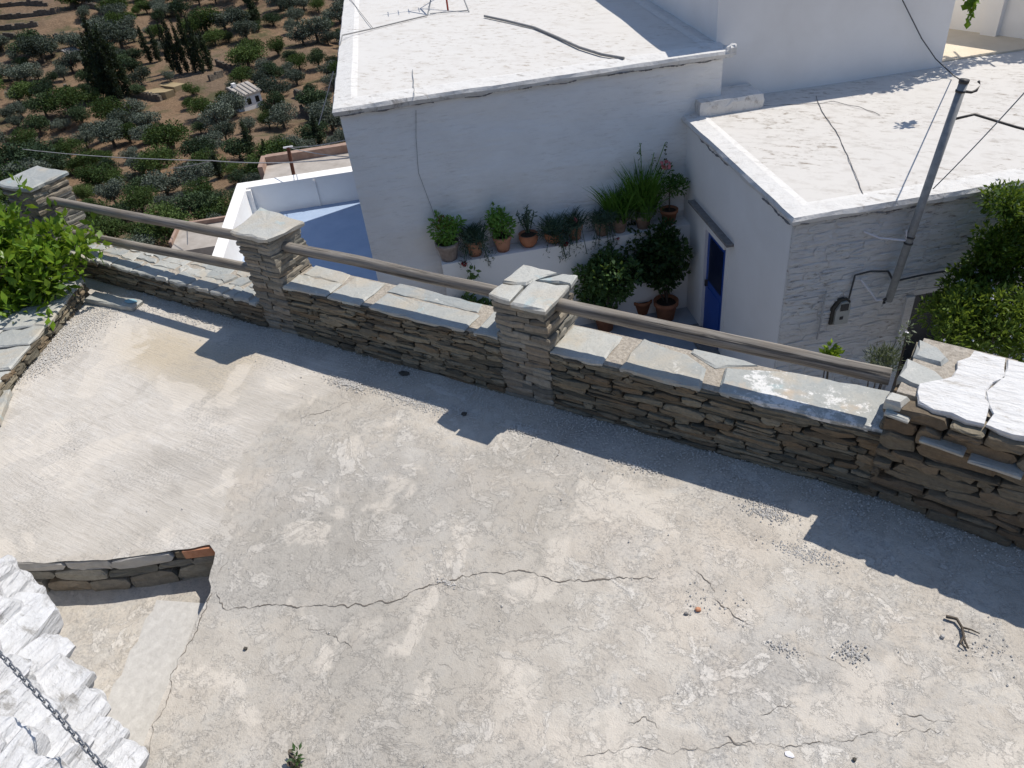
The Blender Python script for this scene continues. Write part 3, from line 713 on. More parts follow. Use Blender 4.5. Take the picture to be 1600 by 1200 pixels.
# low kerb of flat slabs on the left, in front of the lemon bush
def kerb():
    t = thing('slab_kerb', (-7.4, 2.8, 0), 'low kerb of flat schist slabs in dappled shade under the lemon bush', 'kerb')
    a, b = np.array([-7.58, 3.62]), np.array([-6.55, 1.95]); A = np.append((b - a) / np.linalg.norm(b - a), 0); L = np.linalg.norm(b - a)
    N = np.array([-A[1], A[0], 0]); O = np.array([*a, 0])
    MB().box(O - N * .03 - Z * .1, A * L, -N * 1.3, Z * .22).build('core', SOILM, t)
    stone_face(O, A, Z, N, L, .13, SCHIST, t, (.04, .06), (.14, .3), .05, (0, .04), .9)
    s = 0
    while s < L - .1:
        l = rnd.uniform(.26, .5); s2 = min(s + l, L)
        for d0, d1 in ((-.01, .42), (.43, .85)):
            P = lambda u, v: tuple((O + A * u - N * v)[:2] + np.array([rnd.uniform(-.03, .03), rnd.uniform(-.03, .03)]))
            slab([P(s, d1), P(s, d0), P(s2 - .02, d0), P(s2 - .02, d1)], .12, .16 + rnd.uniform(-.012, .012), COPING, t, .018, .1, .03, 'slab')
        s = s2
kerb()
def bar(px0, px1, wid, h, label, spot):
    a, b = pz(*px0), pz(*px1); d = (b - a) / np.linalg.norm(b - a); q = np.array([-d[1], d[0]])
    poly = [tuple(a), tuple(b), tuple(b + q * wid), tuple(a + q * wid)]
    o = slab(poly, .006, h, COPING, None, .008, .08, 0, 'loose_slab'); tag(o, label, 'stone slab')
    c = a + (b - a) * spot + q * wid * .6
    poly = [(c + d * math.cos(w) * .09 * rnd.uniform(.7, 1.2) + q * math.sin(w) * wid * .3 * rnd.uniform(.7, 1.1)) for w in np.linspace(0, 2 * math.pi, 13)[:-1]]
    mk('paint_spot', [(*p, h + .007) for p in poly], [list(range(12))], BLUEP, o)
bar((134, 474), (208, 488), .15, .055, 'loose bar of slate with a blue paint spot lying at the low parapet', .85)
bar((2, 668), (22, 616), .30, .07, 'slate slab with a blue paint spot at the left edge of the picture', .3)

# ================================================================== LIMEWASHED ROCKS with the chain (near left corner)
def white_rocks():
    t = thing('limewashed_boulders', (-3.6, .6, LZ), 'limewashed ridge of jagged schist in the near left corner', 'rock')
    def spot(x, y, z): return on_z(x, y, z)
    A = np.array([math.cos(math.radians(101)), math.sin(math.radians(101)), .0]); A[2] = -.10; A /= np.linalg.norm(A)
    tips = [(38, 900, .52, .9, .42), (66, 945, .50, .9, .36), (92, 1002, .48, .75, .26), (118, 1038, .46, .75, .28), (150, 1080, .45, .7, .26), (178, 1128, .44, .65, .26), (205, 1172, .42, .6, .26), (245, 1215, .40, .6, .30),
            (5, 935, .62, .9, .46), (20, 1030, .66, .8, .42), (70, 1085, .63, .8, .38), (112, 1135, .60, .7, .34), (150, 1185, .58, .7, .34), (-30, 1010, .75, .9, .5), (20, 1140, .74, .8, .46), (80, 1200, .71, .8, .42), (-50, 1130, .86, .9, .55), (0, 1240, .84, .9, .55), (175, 1260, .60, .8, .42)]
    for i, (x, y, z, L, w) in enumerate(tips):
        p = spot(x, y, z); a = A + np.array([rnd.uniform(-.10, .10), 0, rnd.uniform(-.08, .05)]); a /= np.linalg.norm(a)
        b = np.cross(Z, a); b /= np.linalg.norm(b); c = np.cross(a, b)
        rollang = rnd.uniform(.1, .95); b, c = b * math.cos(rollang) + c * math.sin(rollang), c * math.cos(rollang) - b * math.sin(rollang)
        O = p - a * L * .47 - Z * .02
        o = grid_rock(O, a, b, c, L, w, w * .62, 26, 16, 9, .030, 1.5, i * 7.3, ROCKW, t, rnd_=.32, taper=.28); # body of the ridge below
    P = [pz(*q, LZ) for q in [(-120, 905), (50, 935), (60, 1010), (110, 1070), (170, 1150), (215, 1230), (60, 1500), (-400, 1500), (-400, 950)]]
    cb = np.mean(P, 0); P2 = [cb + (p - cb) * .82 for p in P]
    n = len(P); vs = [(*p, LZ - .1) for p in P] + [(*p, .42) for p in P2]
    mk('ridge_body', vs, [[i, (i + 1) % n, n + (i + 1) % n, n + i][::-1] for i in range(n)] + [list(range(n, 2 * n))], ROCKW, t)
    return t
white_rocks()
def chain():
    path = [on_z(*q) for q in [(-25, 1000, 1.02), (10, 1032, 1.0), (45, 1070, .97), (85, 1113, .94), (125, 1158, .92), (165, 1205, .91), (200, 1250, .90)]]
    P = []
    for a, b in zip(path[:-1], path[1:]):
        for k in range(24): P.append(a + (b - a) * k / 24)
    P.append(path[-1]); P = np.array(P); S = np.concatenate([[0], np.cumsum(np.linalg.norm(np.diff(P, axis=0), axis=1))])
    t = thing('steel_chain', P[0], 'thin steel chain hanging across the limewashed rock', 'chain')
    pitch, hl, hw, r = .036, .0145, .0095, .0030; s = 0; k = 0; base = {}
    while s < S[-1] - pitch:
        c = np.array([np.interp(s, S, P[:, i]) for i in range(3)]); d = np.array([np.interp(s + .02, S, P[:, i]) for i in range(3)]) - c; d /= np.linalg.norm(d)
        b = np.cross(Z, d); b /= np.linalg.norm(b); n_ = np.cross(d, b); w = b if k % 2 else n_; w = w * .85 + (n_ if k % 2 else b) * .45; w /= np.linalg.norm(w)
        pts = [c + d * (hl * np.sign(math.cos(q)) + hw * math.cos(q)) + w * hw * math.sin(q) for q in np.linspace(.02, 2 * math.pi + .02, 15)]
        m = MB().tube(pts, r, 6, False); m.build('link', CHAINM, t, True); s += pitch; k += 1
chain()

# ================================================================== COURTYARD AND HOUSES
CZ = -3.34
court = MB().ubox(-1.2, 12, 2.0, 10.9, CZ - 6, CZ).build('courtyard', COURT, None, kind='structure')

def ring_loft(rc, loops, mat, parent, name, step=.14, jit=.008, capmat=None):
    """stack of rectangle loops: (offset inward, z). closes with a top face"""
    u0, u1, v0, v1 = rc; vs, fs = [], []; M_ = None
    for li, (off, z, jj) in enumerate(loops):
        a, b, c, d = u0 + off, u1 - off, v0 + off, v1 - off; L = []
        nu, nv = max(2, int((u1 - u0) / step)), max(2, int((v1 - v0) / step))
        for i in range(nu): L.append((a + (b - a) * i / nu, c))
        for i in range(nv): L.append((b, c + (d - c) * i / nv))
        for i in range(nu): L.append((b - (b - a) * i / nu, d))
        for i in range(nv): L.append((a, d - (d - c) * i / nv))
        M_ = len(L)
        for (p, q) in L:
            k = np.array([p, q, li * .7]); vs.append(W(p + jj * nz(k, 3, 1), q + jj * nz(k, 3, 7), z + jj * nz(k, 2.3, 4)))
    for i in range(len(loops) - 1):
        for j in range(M_): q = (j + 1) % M_; fs.append([i * M_ + j, i * M_ + q, (i + 1) * M_ + q, (i + 1) * M_ + j])
    o = mk(name, vs, fs, mat, parent)
    return o
def roof(rc, zb, zt, parent, mat, edge=EAVE, lip=.20):
    ring_loft(rc, [(.08, zb - .045, .012), (-.07, zb - .02, .018), (-.09, zb + .03, .016), (-.065, zb + .075, .012), (lip - .02, zt + .014, .006), (lip + .07, zt, .003)], edge, parent, 'eave')
    u0, u1, v0, v1 = rc; e = lip + .06
    nu, nv = 40, 50; vs, fs = [], []
    for i in range(nu + 1):
        for j in range(nv + 1):
            p, q = u0 + e + (u1 - u0 - 2 * e) * i / nu, v0 + e + (v1 - v0 - 2 * e) * j / nv
            vs.append(W(p, q, zt - .003 + (.012 * nz((p, q, 0), .7, 2) if 0 < i < nu and 0 < j < nv else 0)))
    for i in range(nu):
        for j in range(nv): a = i * (nv + 1) + j; fs.append([a, a + nv + 1, a + nv + 2, a + 1])
    return mk('roof', vs, fs, mat, parent, True)
VH, UA, VA = 10.83, 3.908, 7.278
def wall_grid(name, p0, du, dv, L, Hh, n_out, mat, parent, amp=.02, su=2.0, sz=5.0, st=.10, seed=0):
    """plastered wall face with the soft unevenness of hand-laid rubble"""
    nu, nz_ = int(L / st) + 1, int(Hh / st) + 1; vs, fs = [], []
    for i in range(nu + 1):
        for j in range(nz_ + 1):
            p = p0 + du * (L * i / nu) + dv * (Hh * j / nz_); k = np.array([L * i / nu * su, Hh * j / nz_ * sz, seed])
            e = 0 if i in (0, nu) else 1
            vs.append(p + n_out * amp * e * (nz(k, .5, seed) + .6 * nz(k, 1.3, seed + 3)))
    for i in range(nu):
        for j in range(nz_): a = i * (nz_ + 1) + j; fs.append([a, a + nz_ + 1, a + nz_ + 2, a + 1])
    return mk(name, vs, fs, mat, parent, True)

# main house
house = thing('white_house', W(1.7, 15, -8), 'white house with a flat limewashed roof and a ledge of pots on its wall', 'house')
MB().ubox(-1.0, 4.40, VH + .05, 20.4, -8.5, .46).build('wall', HWALL, house)
wall_grid('front_wall', W(-1.0, VH, -8.5), U, Z, 5.40, 8.96, -V, HWALL, house, .025, 1.2, 5, .09)
MB().ubox(-1.0, -.999, VH + .0, VH + .06, -8.5, .46).build('corner_plaster', HWALL, house)
roof((-1.0, 4.44, VH - .0, 20.4), .50, .60, house, ROOFW)
MB().ubox(.02, UA - .002, VH - .33, VH - .02, CZ - .1, -1.845).build('ledge', SMOOTHW, house)
# hairline crack running down the front wall and over the eave
def hair(pts, r, mat, parent, name='wall_crack'):
    return MB().tube(pts, r, 5).build(name, mat, parent)
def jag(P, step=.05, amp=.012, seed=0):
    out = []
    for a, b in zip(P[:-1], P[1:]):
        n = max(2, int(np.linalg.norm(b - a) / step))
        for k in range(n): q = a + (b - a) * k / n; out.append(q + np.array([amp * nz(q, 5, seed), amp * nz(q, 5, seed + 3), amp * nz(q, 5, seed + 6)]))
    return out + [P[-1]]
hair(jag([on_v(650, 172, VH - .012), on_v(650, 215, VH - .012), on_v(654, 270, VH - .012), on_v(667, 305, VH - .012), on_v(680, 340, VH - .012)], .06, .004), .0035, STEEL, house)
hair(jag([on_z(644, 108, .612), on_z(646, 130, .62), on_z(648, 158, .60)], .05, .02), .005, STEEL, house)
def crumble_shadow(p, q, seed, parent, n_out, r=.010):  # crumbled eave edge plus its shadow line, laid on as dark flakes
    P = jag([p + (q - p) * k for k in np.linspace(0, 1, 12)], .045, .030, seed); m = MB()
    for a in range(0, len(P) - 3):
        if nz(P[a], 1.5, seed) > -.25: m.tube([P[a], P[a + 1]], [r * rnd.uniform(.3, 1.3), r * rnd.uniform(.3, 1.3)], 5)
    o = m.build('crumbled_shadow_edge', GREYST, parent); o['kind'] = 'stuff'
crumble_shadow(W(-1.0, VH - .065, .475), W(4.4, VH - .065, .475), 3, house, -V)
# upper storey block behind, right
upper = thing('upper_white_block', W(6.2, 13, -.3), 'tall white upper storey in shade behind the two flat roofs', 'house')
MB().ubox(4.44, 8.05, 11.22, 19.5, -2.0, 1.78).build('wall', SMOOTHW, upper)
MB().ubox(4.40, 8.09, 11.18, 19.6, 1.782, 1.90).build('roof', EAVE, upper)
slab([tuple(W(u, v, 0)[:2]) for u, v in ((4.02, 10.62), (4.98, 10.62), (4.98, 11.20), (4.02, 11.20))], -.32, -.05, EAVE, upper, .006, .12, 0, 'step_block')
slab([tuple(W(u, v, 0)[:2]) for u, v in ((4.40, 10.74), (4.56, 10.72), (4.58, 10.84), (4.40, 10.90))], .50, .63, EAVE, house, .018, .04, .2, 'spout_stone', .012, .05)
# annex with the blue door
annex = thing('white_annex', W(6, 9, CZ), 'low white annex with a blue door and a flat cracked roof', 'house')
DV0, DV1, DZ = 9.08, 9.78, -1.58
MB().ubox(UA + .27, 9.0, VA + .32, 11.2, CZ - 4, -.36).build('inner_mass', DARKM, annex)
wm = MB()
wm.ubox(UA, UA + .25, VA + .065, DV0, CZ - 3, -.36).ubox(UA, UA + .25, DV1, VH + .3, CZ - 3, -.36).ubox(UA, UA + .25, DV0, DV1, DZ, -.36)
wm.build('side_wall', SMOOTHW, annex)
MB().ubox(UA + .002, 5.55, VA + .031, VA + .3, CZ - 4, -.36).ubox(6.5, 9.0, VA + .031, VA + .3, CZ - 4, -.36).ubox(5.55, 6.5, VA + .031, VA + .3, -1.62, -.36).build('front_wall', RUBBLEW, annex)
MB().ubox(5.55, 6.5, VA + .25, VA + .29, CZ - 2, -1.61).build('doorway_shade_sheet', BLACK, annex)  # black sheet standing in for the shade inside the opening
MB().ubox(5.46, 5.56, VA - .02, VA + .28, CZ, -1.60).build('door_frame', RUBBLEW, annex)
for o in [0]:
    # whitewashed rubble stones of the front face, low relief
    stone_face(W(UA + .004, VA + .035, -3.2), U, Z, -V, 1.66, 2.80, RUBBLEW, annex, (.06, .11), (.22, .55), .05, (.010, .020), .9, skip=lambda a, z: .58 < a < .86 and 1.42 < z < 1.80)
    stone_face(W(5.57, VA + .035, -1.60), U, Z, -V, 1.6, 1.20, RUBBLEW, annex, (.06, .11), (.24, .5), .05, (.008, .018), .9)
roof((UA - .0, 14.0, VA + .0, 17.0), -.335, -.255, annex, ROOFA, lip=.16)
crumble_shadow(W(UA, VA - .065, -.36), W(9, VA - .065, -.36), 5, annex, -V); crumble_shadow(W(UA - .065, VA, -.36), W(UA - .065, 10.8, -.36), 7, annex, -U, .013)
# door
door = MB().ubox(UA + .012, UA + .05, DV0 + .0, DV1 - .0, CZ, DZ).build('door', BLUED, annex)
MB().ubox(UA + .004, UA + .010, DV0 + .10, DV1 - .10, DZ - .80, DZ - .10).build('upper_panel', BLUEDK, door)
MB().ubox(UA + .004, UA + .010, DV0 + .10, DV1 - .10, CZ + .12, DZ - .92).build('lower_panel', BLUED, door)
MB().ubox(UA - .03, UA + .010, DV1 - .09, DV1 - .06, CZ + .85, CZ + .95).build('handle', STEELD, door)
for nm, v0, v1, z0, z1 in (('door_jamb', DV1 + .002, DV1 + .13, CZ, DZ + .10), ('door_jamb', DV0 - .11, DV0 - .002, CZ, DZ + .10), ('door_head', DV0 - .002, DV1 + .002, DZ + .002, DZ + .10)):
    MB().ubox(UA - (.006 if v0 < DV0 - .05 else .035), UA + .12, v0, v1, z0, z1).build(nm, SMOOTHW, annex)
MB().ubox(UA - .10, UA - .002, DV0 - .24, DV1 + .60, DZ + .165, DZ + .20).build('lintel_slab', GREYST, annex)
MB().ubox(UA - .25, UA - .002, DV0 - .1, DV1 + .1, CZ + .002, CZ + .07).build('door_step', GREYST, annex)
# seams on the annex roof
ZA = -.25
hair(jag([on_z(*q, ZA) for q in [(1275, 150), (1285, 175), (1307, 205), (1325, 245), (1340, 280), (1350, 310)]], .05, .01), .005, GREYST, annex, 'roof_seam')
hair(jag([on_z(*q, ZA) for q in [(1195, 165), (1240, 163), (1310, 160), (1350, 170), (1375, 180)]], .05, .03), .004, GREYST, annex, 'roof_seam')
# patio wall on the far right
pw = thing('patio_wall', W(9.6, 12.4, -.3), 'cream patio wall with a pilaster at the top right corner', 'wall')
a, b = W(9.15, 13.4, 0), W(10.5, 10.6, 0); dA = b - a; Lp = np.linalg.norm(dA); dA /= Lp; nB = np.array([-dA[1], dA[0], 0])
MB().box(a - Z * .4, dA * Lp, nB * .25, Z * 1.27).build('wall_panel', SMOOTHW, pw)
MB().box(a + dA * 1.02 - nB * .10 - Z * .3, dA * .26, nB * .10, Z * 1.16).build('pilaster', SMOOTHW, pw)
MB().box(a - dA * .05 - nB * .04 + Z * .872, dA * (Lp + .1), nB * .33, Z * .08).build('cap', SALMON, pw)
MB().ubox(8.06, 13.0, 11.42, 16, -1.5, -.238).build('patio', m_plain('patio_cream', (.62, .53, .40), (.70, .61, .48), 3, .85, bump=.2), None, kind='structure')

# walled roof terrace to the left of the house
T = thing('roof_terrace', W(-3, 17, -4.5), 'white roof terrace with a parapet and shade-tinted floor left of the house', 'building')
ut0, vt1, ztop, tz = -4.98, 20.70, -3.76, -4.56
MB().ubox(ut0, -1.01, 11.6, vt1, -14, tz).build('floor_slab', TERRF, T)
MB().ubox(ut0, ut0 + .28, 11.6, vt1, tz - .5, ztop).build('parapet', SMOOTHW, T)
MB().ubox(ut0 + .28, -1.0, vt1 - .42, vt1, tz - .5, ztop - .003).build('parapet', SMOOTHW, T)
MB().ubox(-2.95, -2.90, vt1 - .46, vt1 - .422, tz, ztop - .06).build('pilaster_strip', SMOOTHW, T)
MB().ubox(ut0 + .28, ut0 + .40, vt1 - .54, vt1 - .42, tz, ztop - .05).build('corner_strip', SMOOTHW, T)
# the neighbour's lower roofs
r2 = thing('tiled_edge_roof', W(-3, 24, -8), 'lower flat roof with a salmon edge behind the roof terrace', 'building')
MB().ubox(-5.0, 2.0, 21.6, 25.6, -14, -4.98).build('roof_slab', DIRTROOF, r2)
MB().ubox(-5.0, 2.0, 25.4, 25.65, -6, -4.72).build('edge', SALMON, r2); MB().ubox(-5.15, -5.001, 24.6, 25.65, -6, -4.74).build('edge', SALMON, r2)
q = on_z(318, 372, -6.6); ql = uv(q)
r3 = thing('gravelled_roof', q - Z * 3, 'small grey roof with a salmon corner below the roof terrace', 'building')
MB().ubox(ql[0] - .95, ql[0] + 3, ql[1] - .75, ql[1] + 1.1, -14, -6.6).build('roof_slab', DIRTROOF, r3)
MB().ubox(ql[0] - 1.0, ql[0] + 3, ql[1] + 1.1, ql[1] + 1.22, -8, -6.45).build('edge', SALMON, r3); MB().ubox(ql[0] - 1.04, ql[0] - .951, ql[1] - .2, ql[1] + 1.1, -8, -6.48).build('edge', SALMON, r3)
MB().ubox(ql[0] - .6, ql[0] + 3, ql[1] - 3.2, ql[1] - .752, -14, -7.0).build('lower_roof', DIRTROOF, r3)

# ================================================================== FITTINGS ON AND ROUND THE HOUSES
# steel pole with hook on the annex
pv = VA - .16
P0, P1 = on_v(1388, 470, pv), on_v(1506, 128, pv)
pole = thing('steel_pole', P0, 'leaning grey steel pole with a hook bolted to the annex wall', 'pole')
MB().tube([P0, P0 + (P1 - P0) * .5, P1], .043, 16).build('shaft', STEEL, pole, True)
MB().tube([P1 - (P1 - P0) / np.linalg.norm(P1 - P0) * .01, P1 + (P1 - P0) / np.linalg.norm(P1 - P0) * .025], .048, 16).build('cap', STEELD, pole, True)
h0 = P0 + (P1 - P0) * .965
MB().tube([h0, h0 + U * .12 - Z * .03, h0 + U * .17 - Z * .02, h0 + U * .20 + Z * .03, h0 + U * .17 + Z * .07], .014, 8).build('hook', STEELD, pole, True)
for k in (.30, .33, .965): c = P0 + (P1 - P0) * k; MB().tube([c - (P1 - P0) * .004, c + (P1 - P0) * .004], .050, 16).build('clamp_band', STEELD, pole, True)
c = P0 + (P1 - P0) * .31
MB().tube([c, on_v(1375, 372, pv + .08), on_v(1350, 362, VA)], .012, 6).build('wall_bracket', PETALW, pole); MB().tube([c - U * .03, c - U * .06 + Z * .14], .008, 6).build('bolt', PETALW, pole)
MB().tube([P0 + Z * .02, P0 - U * .12 + V * .05, on_v(1362, 458, VA - .06), on_v(1345, 437, VA - .03)], .012, 6).build('wall_bracket', PETALW, pole)
MB().tube([P0 + Z * .05, P0 - U * .06 + Z * .02, P0 - U * .05 - Z * .02], .02, 6).build('bolt', STEELD, pole)
def cable(pts, r, label, mat, name='cable', sag=0, n=24, cat='cable', group=None):
    P = []
    for i, (a, b) in enumerate(zip(pts[:-1], pts[1:])):
        for k in range(n): t = k / n; P.append(a + (b - a) * t - Z * sag * 4 * t * (1 - t))
    P.append(pts[-1]); return tag(MB().tube(P, r, 6).build(name, mat, None, True), label, cat, group)
c = P0 + (P1 - P0) * .85
MB().tube([c, c + U * .25 + Z * .02, c + U * .6 - Z * .10 - V * .2, c + U * .95 - Z * .2 - V * .4], .014, 8).build('side_arm', STEELD, pole, True)
cable([on_v(1458, 295, VA - .2), on_v(1605, 140, VA - .9)], .006, 'thin cable slanting from the pole to the right picture edge', WIRE, sag=.02)
cable([on_v(1410, 0, 11.15), on_v(1440, 60, 11.15), on_v(1462, 92, 11.1), on_z(1490, 118, -.2), P1], .008, 'dark cable from the upper storey down to the steel pole', WIRED, n=10)
cable([on_v(1326, 468, VA - .02), on_v(1336, 430, VA - .02), on_v(1360, 424, VA - .02), on_v(1388, 424, VA - .02), on_v(1395, 438, VA - .02)], .012, 'dark cable looped on the wall over the meter box', WIRED, n=10)
cable([on_v(1404, 438, VA - .02), on_v(1440, 430, VA - .02), on_v(1475, 424, VA - .02), on_v(1530, 418, VA - .02)], .012, 'dark cable running right from the pole foot along the wall', WIRED, n=10)
cable([on_v(1291, 455, VA - .02), on_v(1286, 480, VA - .02), on_v(1281, 510, VA - .02), on_v(1276, 530, VA - .02)], .012, 'pale conduit down the wall left of the meter box', WIRE, n=6)
# meter in its niche
mc = on_v(1313, 485, VA - .0)
mb = thing('meter_box', mc, 'grey electricity meter set in an arched wall niche', 'meter')
um, _ = uv(mc); zm = mc[2]
arch = [(-.115, -.18), (.105, -.18), (.105, .12), (.05, .17), (-.04, .16), (-.115, .04)]
def plate(pts, v0, v1, mat, name, par):
    n = len(pts); vs = [W(um + a, v0, zm + b) for a, b in pts] + [W(um + a, v1, zm + b) for a, b in pts]
    return mk(name, vs, [list(range(n)), list(range(n, 2 * n))[::-1]] + [[i, n + i, n + (i + 1) % n, (i + 1) % n] for i in range(n)], mat, par)
plate(arch, VA - .012, VA + .06, DARKM, 'niche', mb)
plate([(a * .78 + .012, b * .86 - .01) for a, b in arch], VA - .045, VA - .013, METERM, 'case', mb)
plate([(-.03, .02), (.07, .02), (.07, .11), (-.03, .11)], VA - .052, VA - .046, BLACK, 'display', mb)
plate([(-.02, -.10), (.02, -.10), (.02, -.06), (-.02, -.06)], VA - .052, VA - .046, BLACK, 'switch', mb)

# antenna tripod, hose and cables on the main roof
ZR = .60
ant = thing('antenna_tripod', on_z(700, 18, ZR), 'small steel tripod with a red mast on the house roof', 'antenna')
ap = on_z(703, 2, ZR)
tp = ap + Z * 1.0
for q in ((668, 24), (733, 19), (712, -22)):
    MB().tube([on_z(*q, ZR), tp], .014, 6).build('leg', STEEL, ant)
MB().tube([on_z(672, 23, ZR) + Z * .02, on_z(731, 18, ZR) + Z * .02], .008, 6).build('stretcher', STEEL, ant)
MB().tube([on_z(700, 16, ZR), on_z(700, 16, ZR) + Z * .6, tp + Z * .4], .018, 8).build('mast', REDIRON, ant)
MB().tube([tp + Z * .38 - U * .5, tp + Z * .38 + U * .5], .012, 6).build('boom', STEEL, ant)
for k in (-.4, -.2, 0, .2, .4): MB().tube([tp + Z * .38 + U * k - V * .22, tp + Z * .38 + U * k + V * .22], .007, 6).build('element', STEEL, ant)
cable([on_z(*q, ZR + .025) for q in [(757, 25), (790, 32), (835, 43), (870, 58), (905, 74), (940, 85), (975, 91)]], .020, 'grey hose lying in a curve on the house roof', HOSE, 'hose', n=6, cat='hose')
cable([on_z(668, 24, ZR + .02), on_z(630, 33, ZR + .02), on_z(585, 44, ZR + .02), on_z(535, 55, ZR + .07), W(-1.10, 14.2, .5), W(-1.12, 13.0, -.6)], .012, 'grey antenna cable from the tripod over the left roof edge', HOSE, n=6)
cable([on_z(545, -5, ZR + .02), on_z(562, 18, ZR + .02), on_z(582, 43, ZR + .02)], .006, 'thin wire lying on the left of the house roof', HOSE, n=6)
# rusty post and telephone wires beyond the roof terrace
pb = on_v(456, 272, 23.5); pt = on_v(450, 230, 23.5)
post = thing('rusty_post', pb - Z * 1.5, 'rusty iron post carrying wires beyond the roof terrace', 'post')
MB().tube([pb - Z * .8, pt], .055, 8).build('shaft', RUST, post); MB().tube([pt - U * .14, pt + U * .14], .03, 6).build('crossbar', PETALW, post)
cable([pt, on_v(548, 217, 15)], .010, 'upper wire from the rusty post to the house corner', WIRE, sag=.05)
cable([pt, on_v(556, 246, 15)], .010, 'lower wire from the rusty post to the house corner', WIRE, sag=.05)
far = EYE + ray(35, 233) * 42
cable([far, on_v(330, 251, 24), on_v(553, 246, 18)], .014, 'long wire sagging across the valley trees', WIRE, sag=.10)
far = EYE + ray(265, 263) * 40
cable([far, on_v(330, 251, 24.5)], .012, 'short wire dipping left below the long wire', WIRE, sag=.05)
cable([on_v(521, 112, 17), on_v(498, 195, 17.5)], .010, 'thin wire hanging beside the left house corner', WIRE)

# pergola over the patio (only its foot end of vine shows, its shadow lies on the roof)
def pergola():
    t = thing('vine_pergola', W(9, 12, -.3), 'vine pergola hanging over the patio at the top right', 'pergola')
    s = 2.45; SH = np.array([.30, .60, 1.0])
    up = lambda x, y: on_z(x, y, ZA) + SH * s
    r1 = [up(1395, 113), up(1470, 108), up(1610, 85)]; r2_ = [up(1440, 92), up(1500, 92), up(1620, 72)]
    MB().tube(r1, .022, 6).build('beam', WOOD, t); MB().tube(r2_, .022, 6).build('beam', WOOD, t)
    for a, b in (((1470, 118), (1440, 88)), ((1515, 107), (1490, 82)), ((1555, 103), (1530, 86)), ((1590, 97), (1565, 78))): MB().tube([up(*a), up(*b)], .018, 6).build('crossbar', WOOD, t)
    B = []
    for (x, y, r) in [(1340, 140, .2), (1385, 130, .34), (1410, 124, .3), (1435, 118, .32), (1470, 112, .28), (1455, 100, .34), (1490, 98, .25), (1520, 96, .2), (1360, 137, .25), (1570, 88, .25), (1590, 92, .2)]: B.append((up(x, y), (r, r, .12)))
    p, d = blob_points(B, 1700, .1); mk_quads('foliage', leaf_quads(p, .10, d, -.2, .8), 4, L_MID, t)
    e = EYE + ray(1521, -4) * 12.2
    p, d = blob_points([(e, (.07, .07, .12)), (e + np.array([0, 0, -.18]), (.03, .03, .10))], 60, .2); mk_quads('hanging_vine', leaf_quads(p, .085, d, -.8, .8), 4, L_LEMON, t)
pergola()

# ================================================================== POTS AND PLANTS
def pot(parent, c, r, h, mat, bowl=False, name='pot'):
    if bowl: prof = [(r * .5, 0), (r * .85, h * .25), (r * 1.05, h * .65), (r * .98, h * .92), (r * 1.06, h), (r * .92, h), (r * .88, h * .85), (.001, h * .82)]
    else: prof = [(r * .68, 0), (r * .93, h * .78), (r * 1.04, h * .79), (r * 1.06, h), (r * .92, h), (r * .88, h * .86), (.001, h * .85)]
    MB().lathe(c, prof, 22).build(name, mat, parent, True)
    MB().lathe((c[0], c[1], c[2] + h * .80), [(r * .87, 0), (r * .8, h * .09), (.001, h * .11)], 14).build('soil', SOILM, parent)
def blades(c, n, hgt, spread, w, bend=.35):
    V_ = []
    for _ in range(n):
        a = rnd.uniform(0, 6.28); l = hgt * rnd.uniform(.55, 1.1); b0 = np.array([c[0] + rnd.uniform(-1, 1) * spread * .35, c[1] + rnd.uniform(-1, 1) * spread * .35, c[2]])
        o = np.array([math.cos(a), math.sin(a), 0]) * spread * rnd.uniform(.2, 1); s = np.array([-math.sin(a + 1.2), math.cos(a + 1.2), 0]) * w
        pts = [b0 + o * t ** 1.7 + Z * (l * (t - bend * .35 * t ** 3 * rnd.uniform(.3, 1.4))) for t in (0, .35, .7, 1)]
        ws = (.8, 1, .7, .05)
        for k in range(3): V_ += [pts[k] - s * ws[k], pts[k] + s * ws[k], pts[k + 1] + s * ws[k + 1], pts[k + 1] - s * ws[k + 1]]
    return np.array(V_)
POTS = [ # pixel of the base, radius, height, material, bowl, plant kind, label
    (703, 408, .160, .27, FOILP, 0, 'bush', 'large wrapped pot with a bright bushy plant, leftmost on the ledge'),
    (744, 403, .125, .24, TERRA2, 0, 'carn', 'pale clay pot of blue-green carnations beside the wrapped pot'),
    (787, 393, .128, .23, TERRA2, 0, 'bush', 'pale clay pot with a round bright green plant on the ledge'),
    (827, 385, .130, .19, TERRA, 1, 'spike', 'orange bowl pot with upright spiky stems on the ledge'),
    (866, 381, .135, .17, TERRA, 1, 'carn', 'wide orange bowl of trailing carnations on the ledge'),
    (899, 375, .110, .21, TERRA2, 0, 'pinkf', 'small clay pot carrying one pink flower on the ledge'),
    (941, 367, .120, .22, GREYP, 0, 'trail', 'grey pot with trailing stems left of the sword-leaved plants'),
    (968, 361, .115, .22, GREYP, 0, 'iris', 'grey pot with the front clump of sword-shaped leaves'),
    (1005, 354, .120, .20, GREYP, 0, 'iris2', 'pot with the tallest sword-leaved clump and seed stalks on the ledge'),
    (1045, 347, .120, .22, TERRA, 0, 'tall', 'clay pot with a loose bushy plant at the right end of the ledge')]
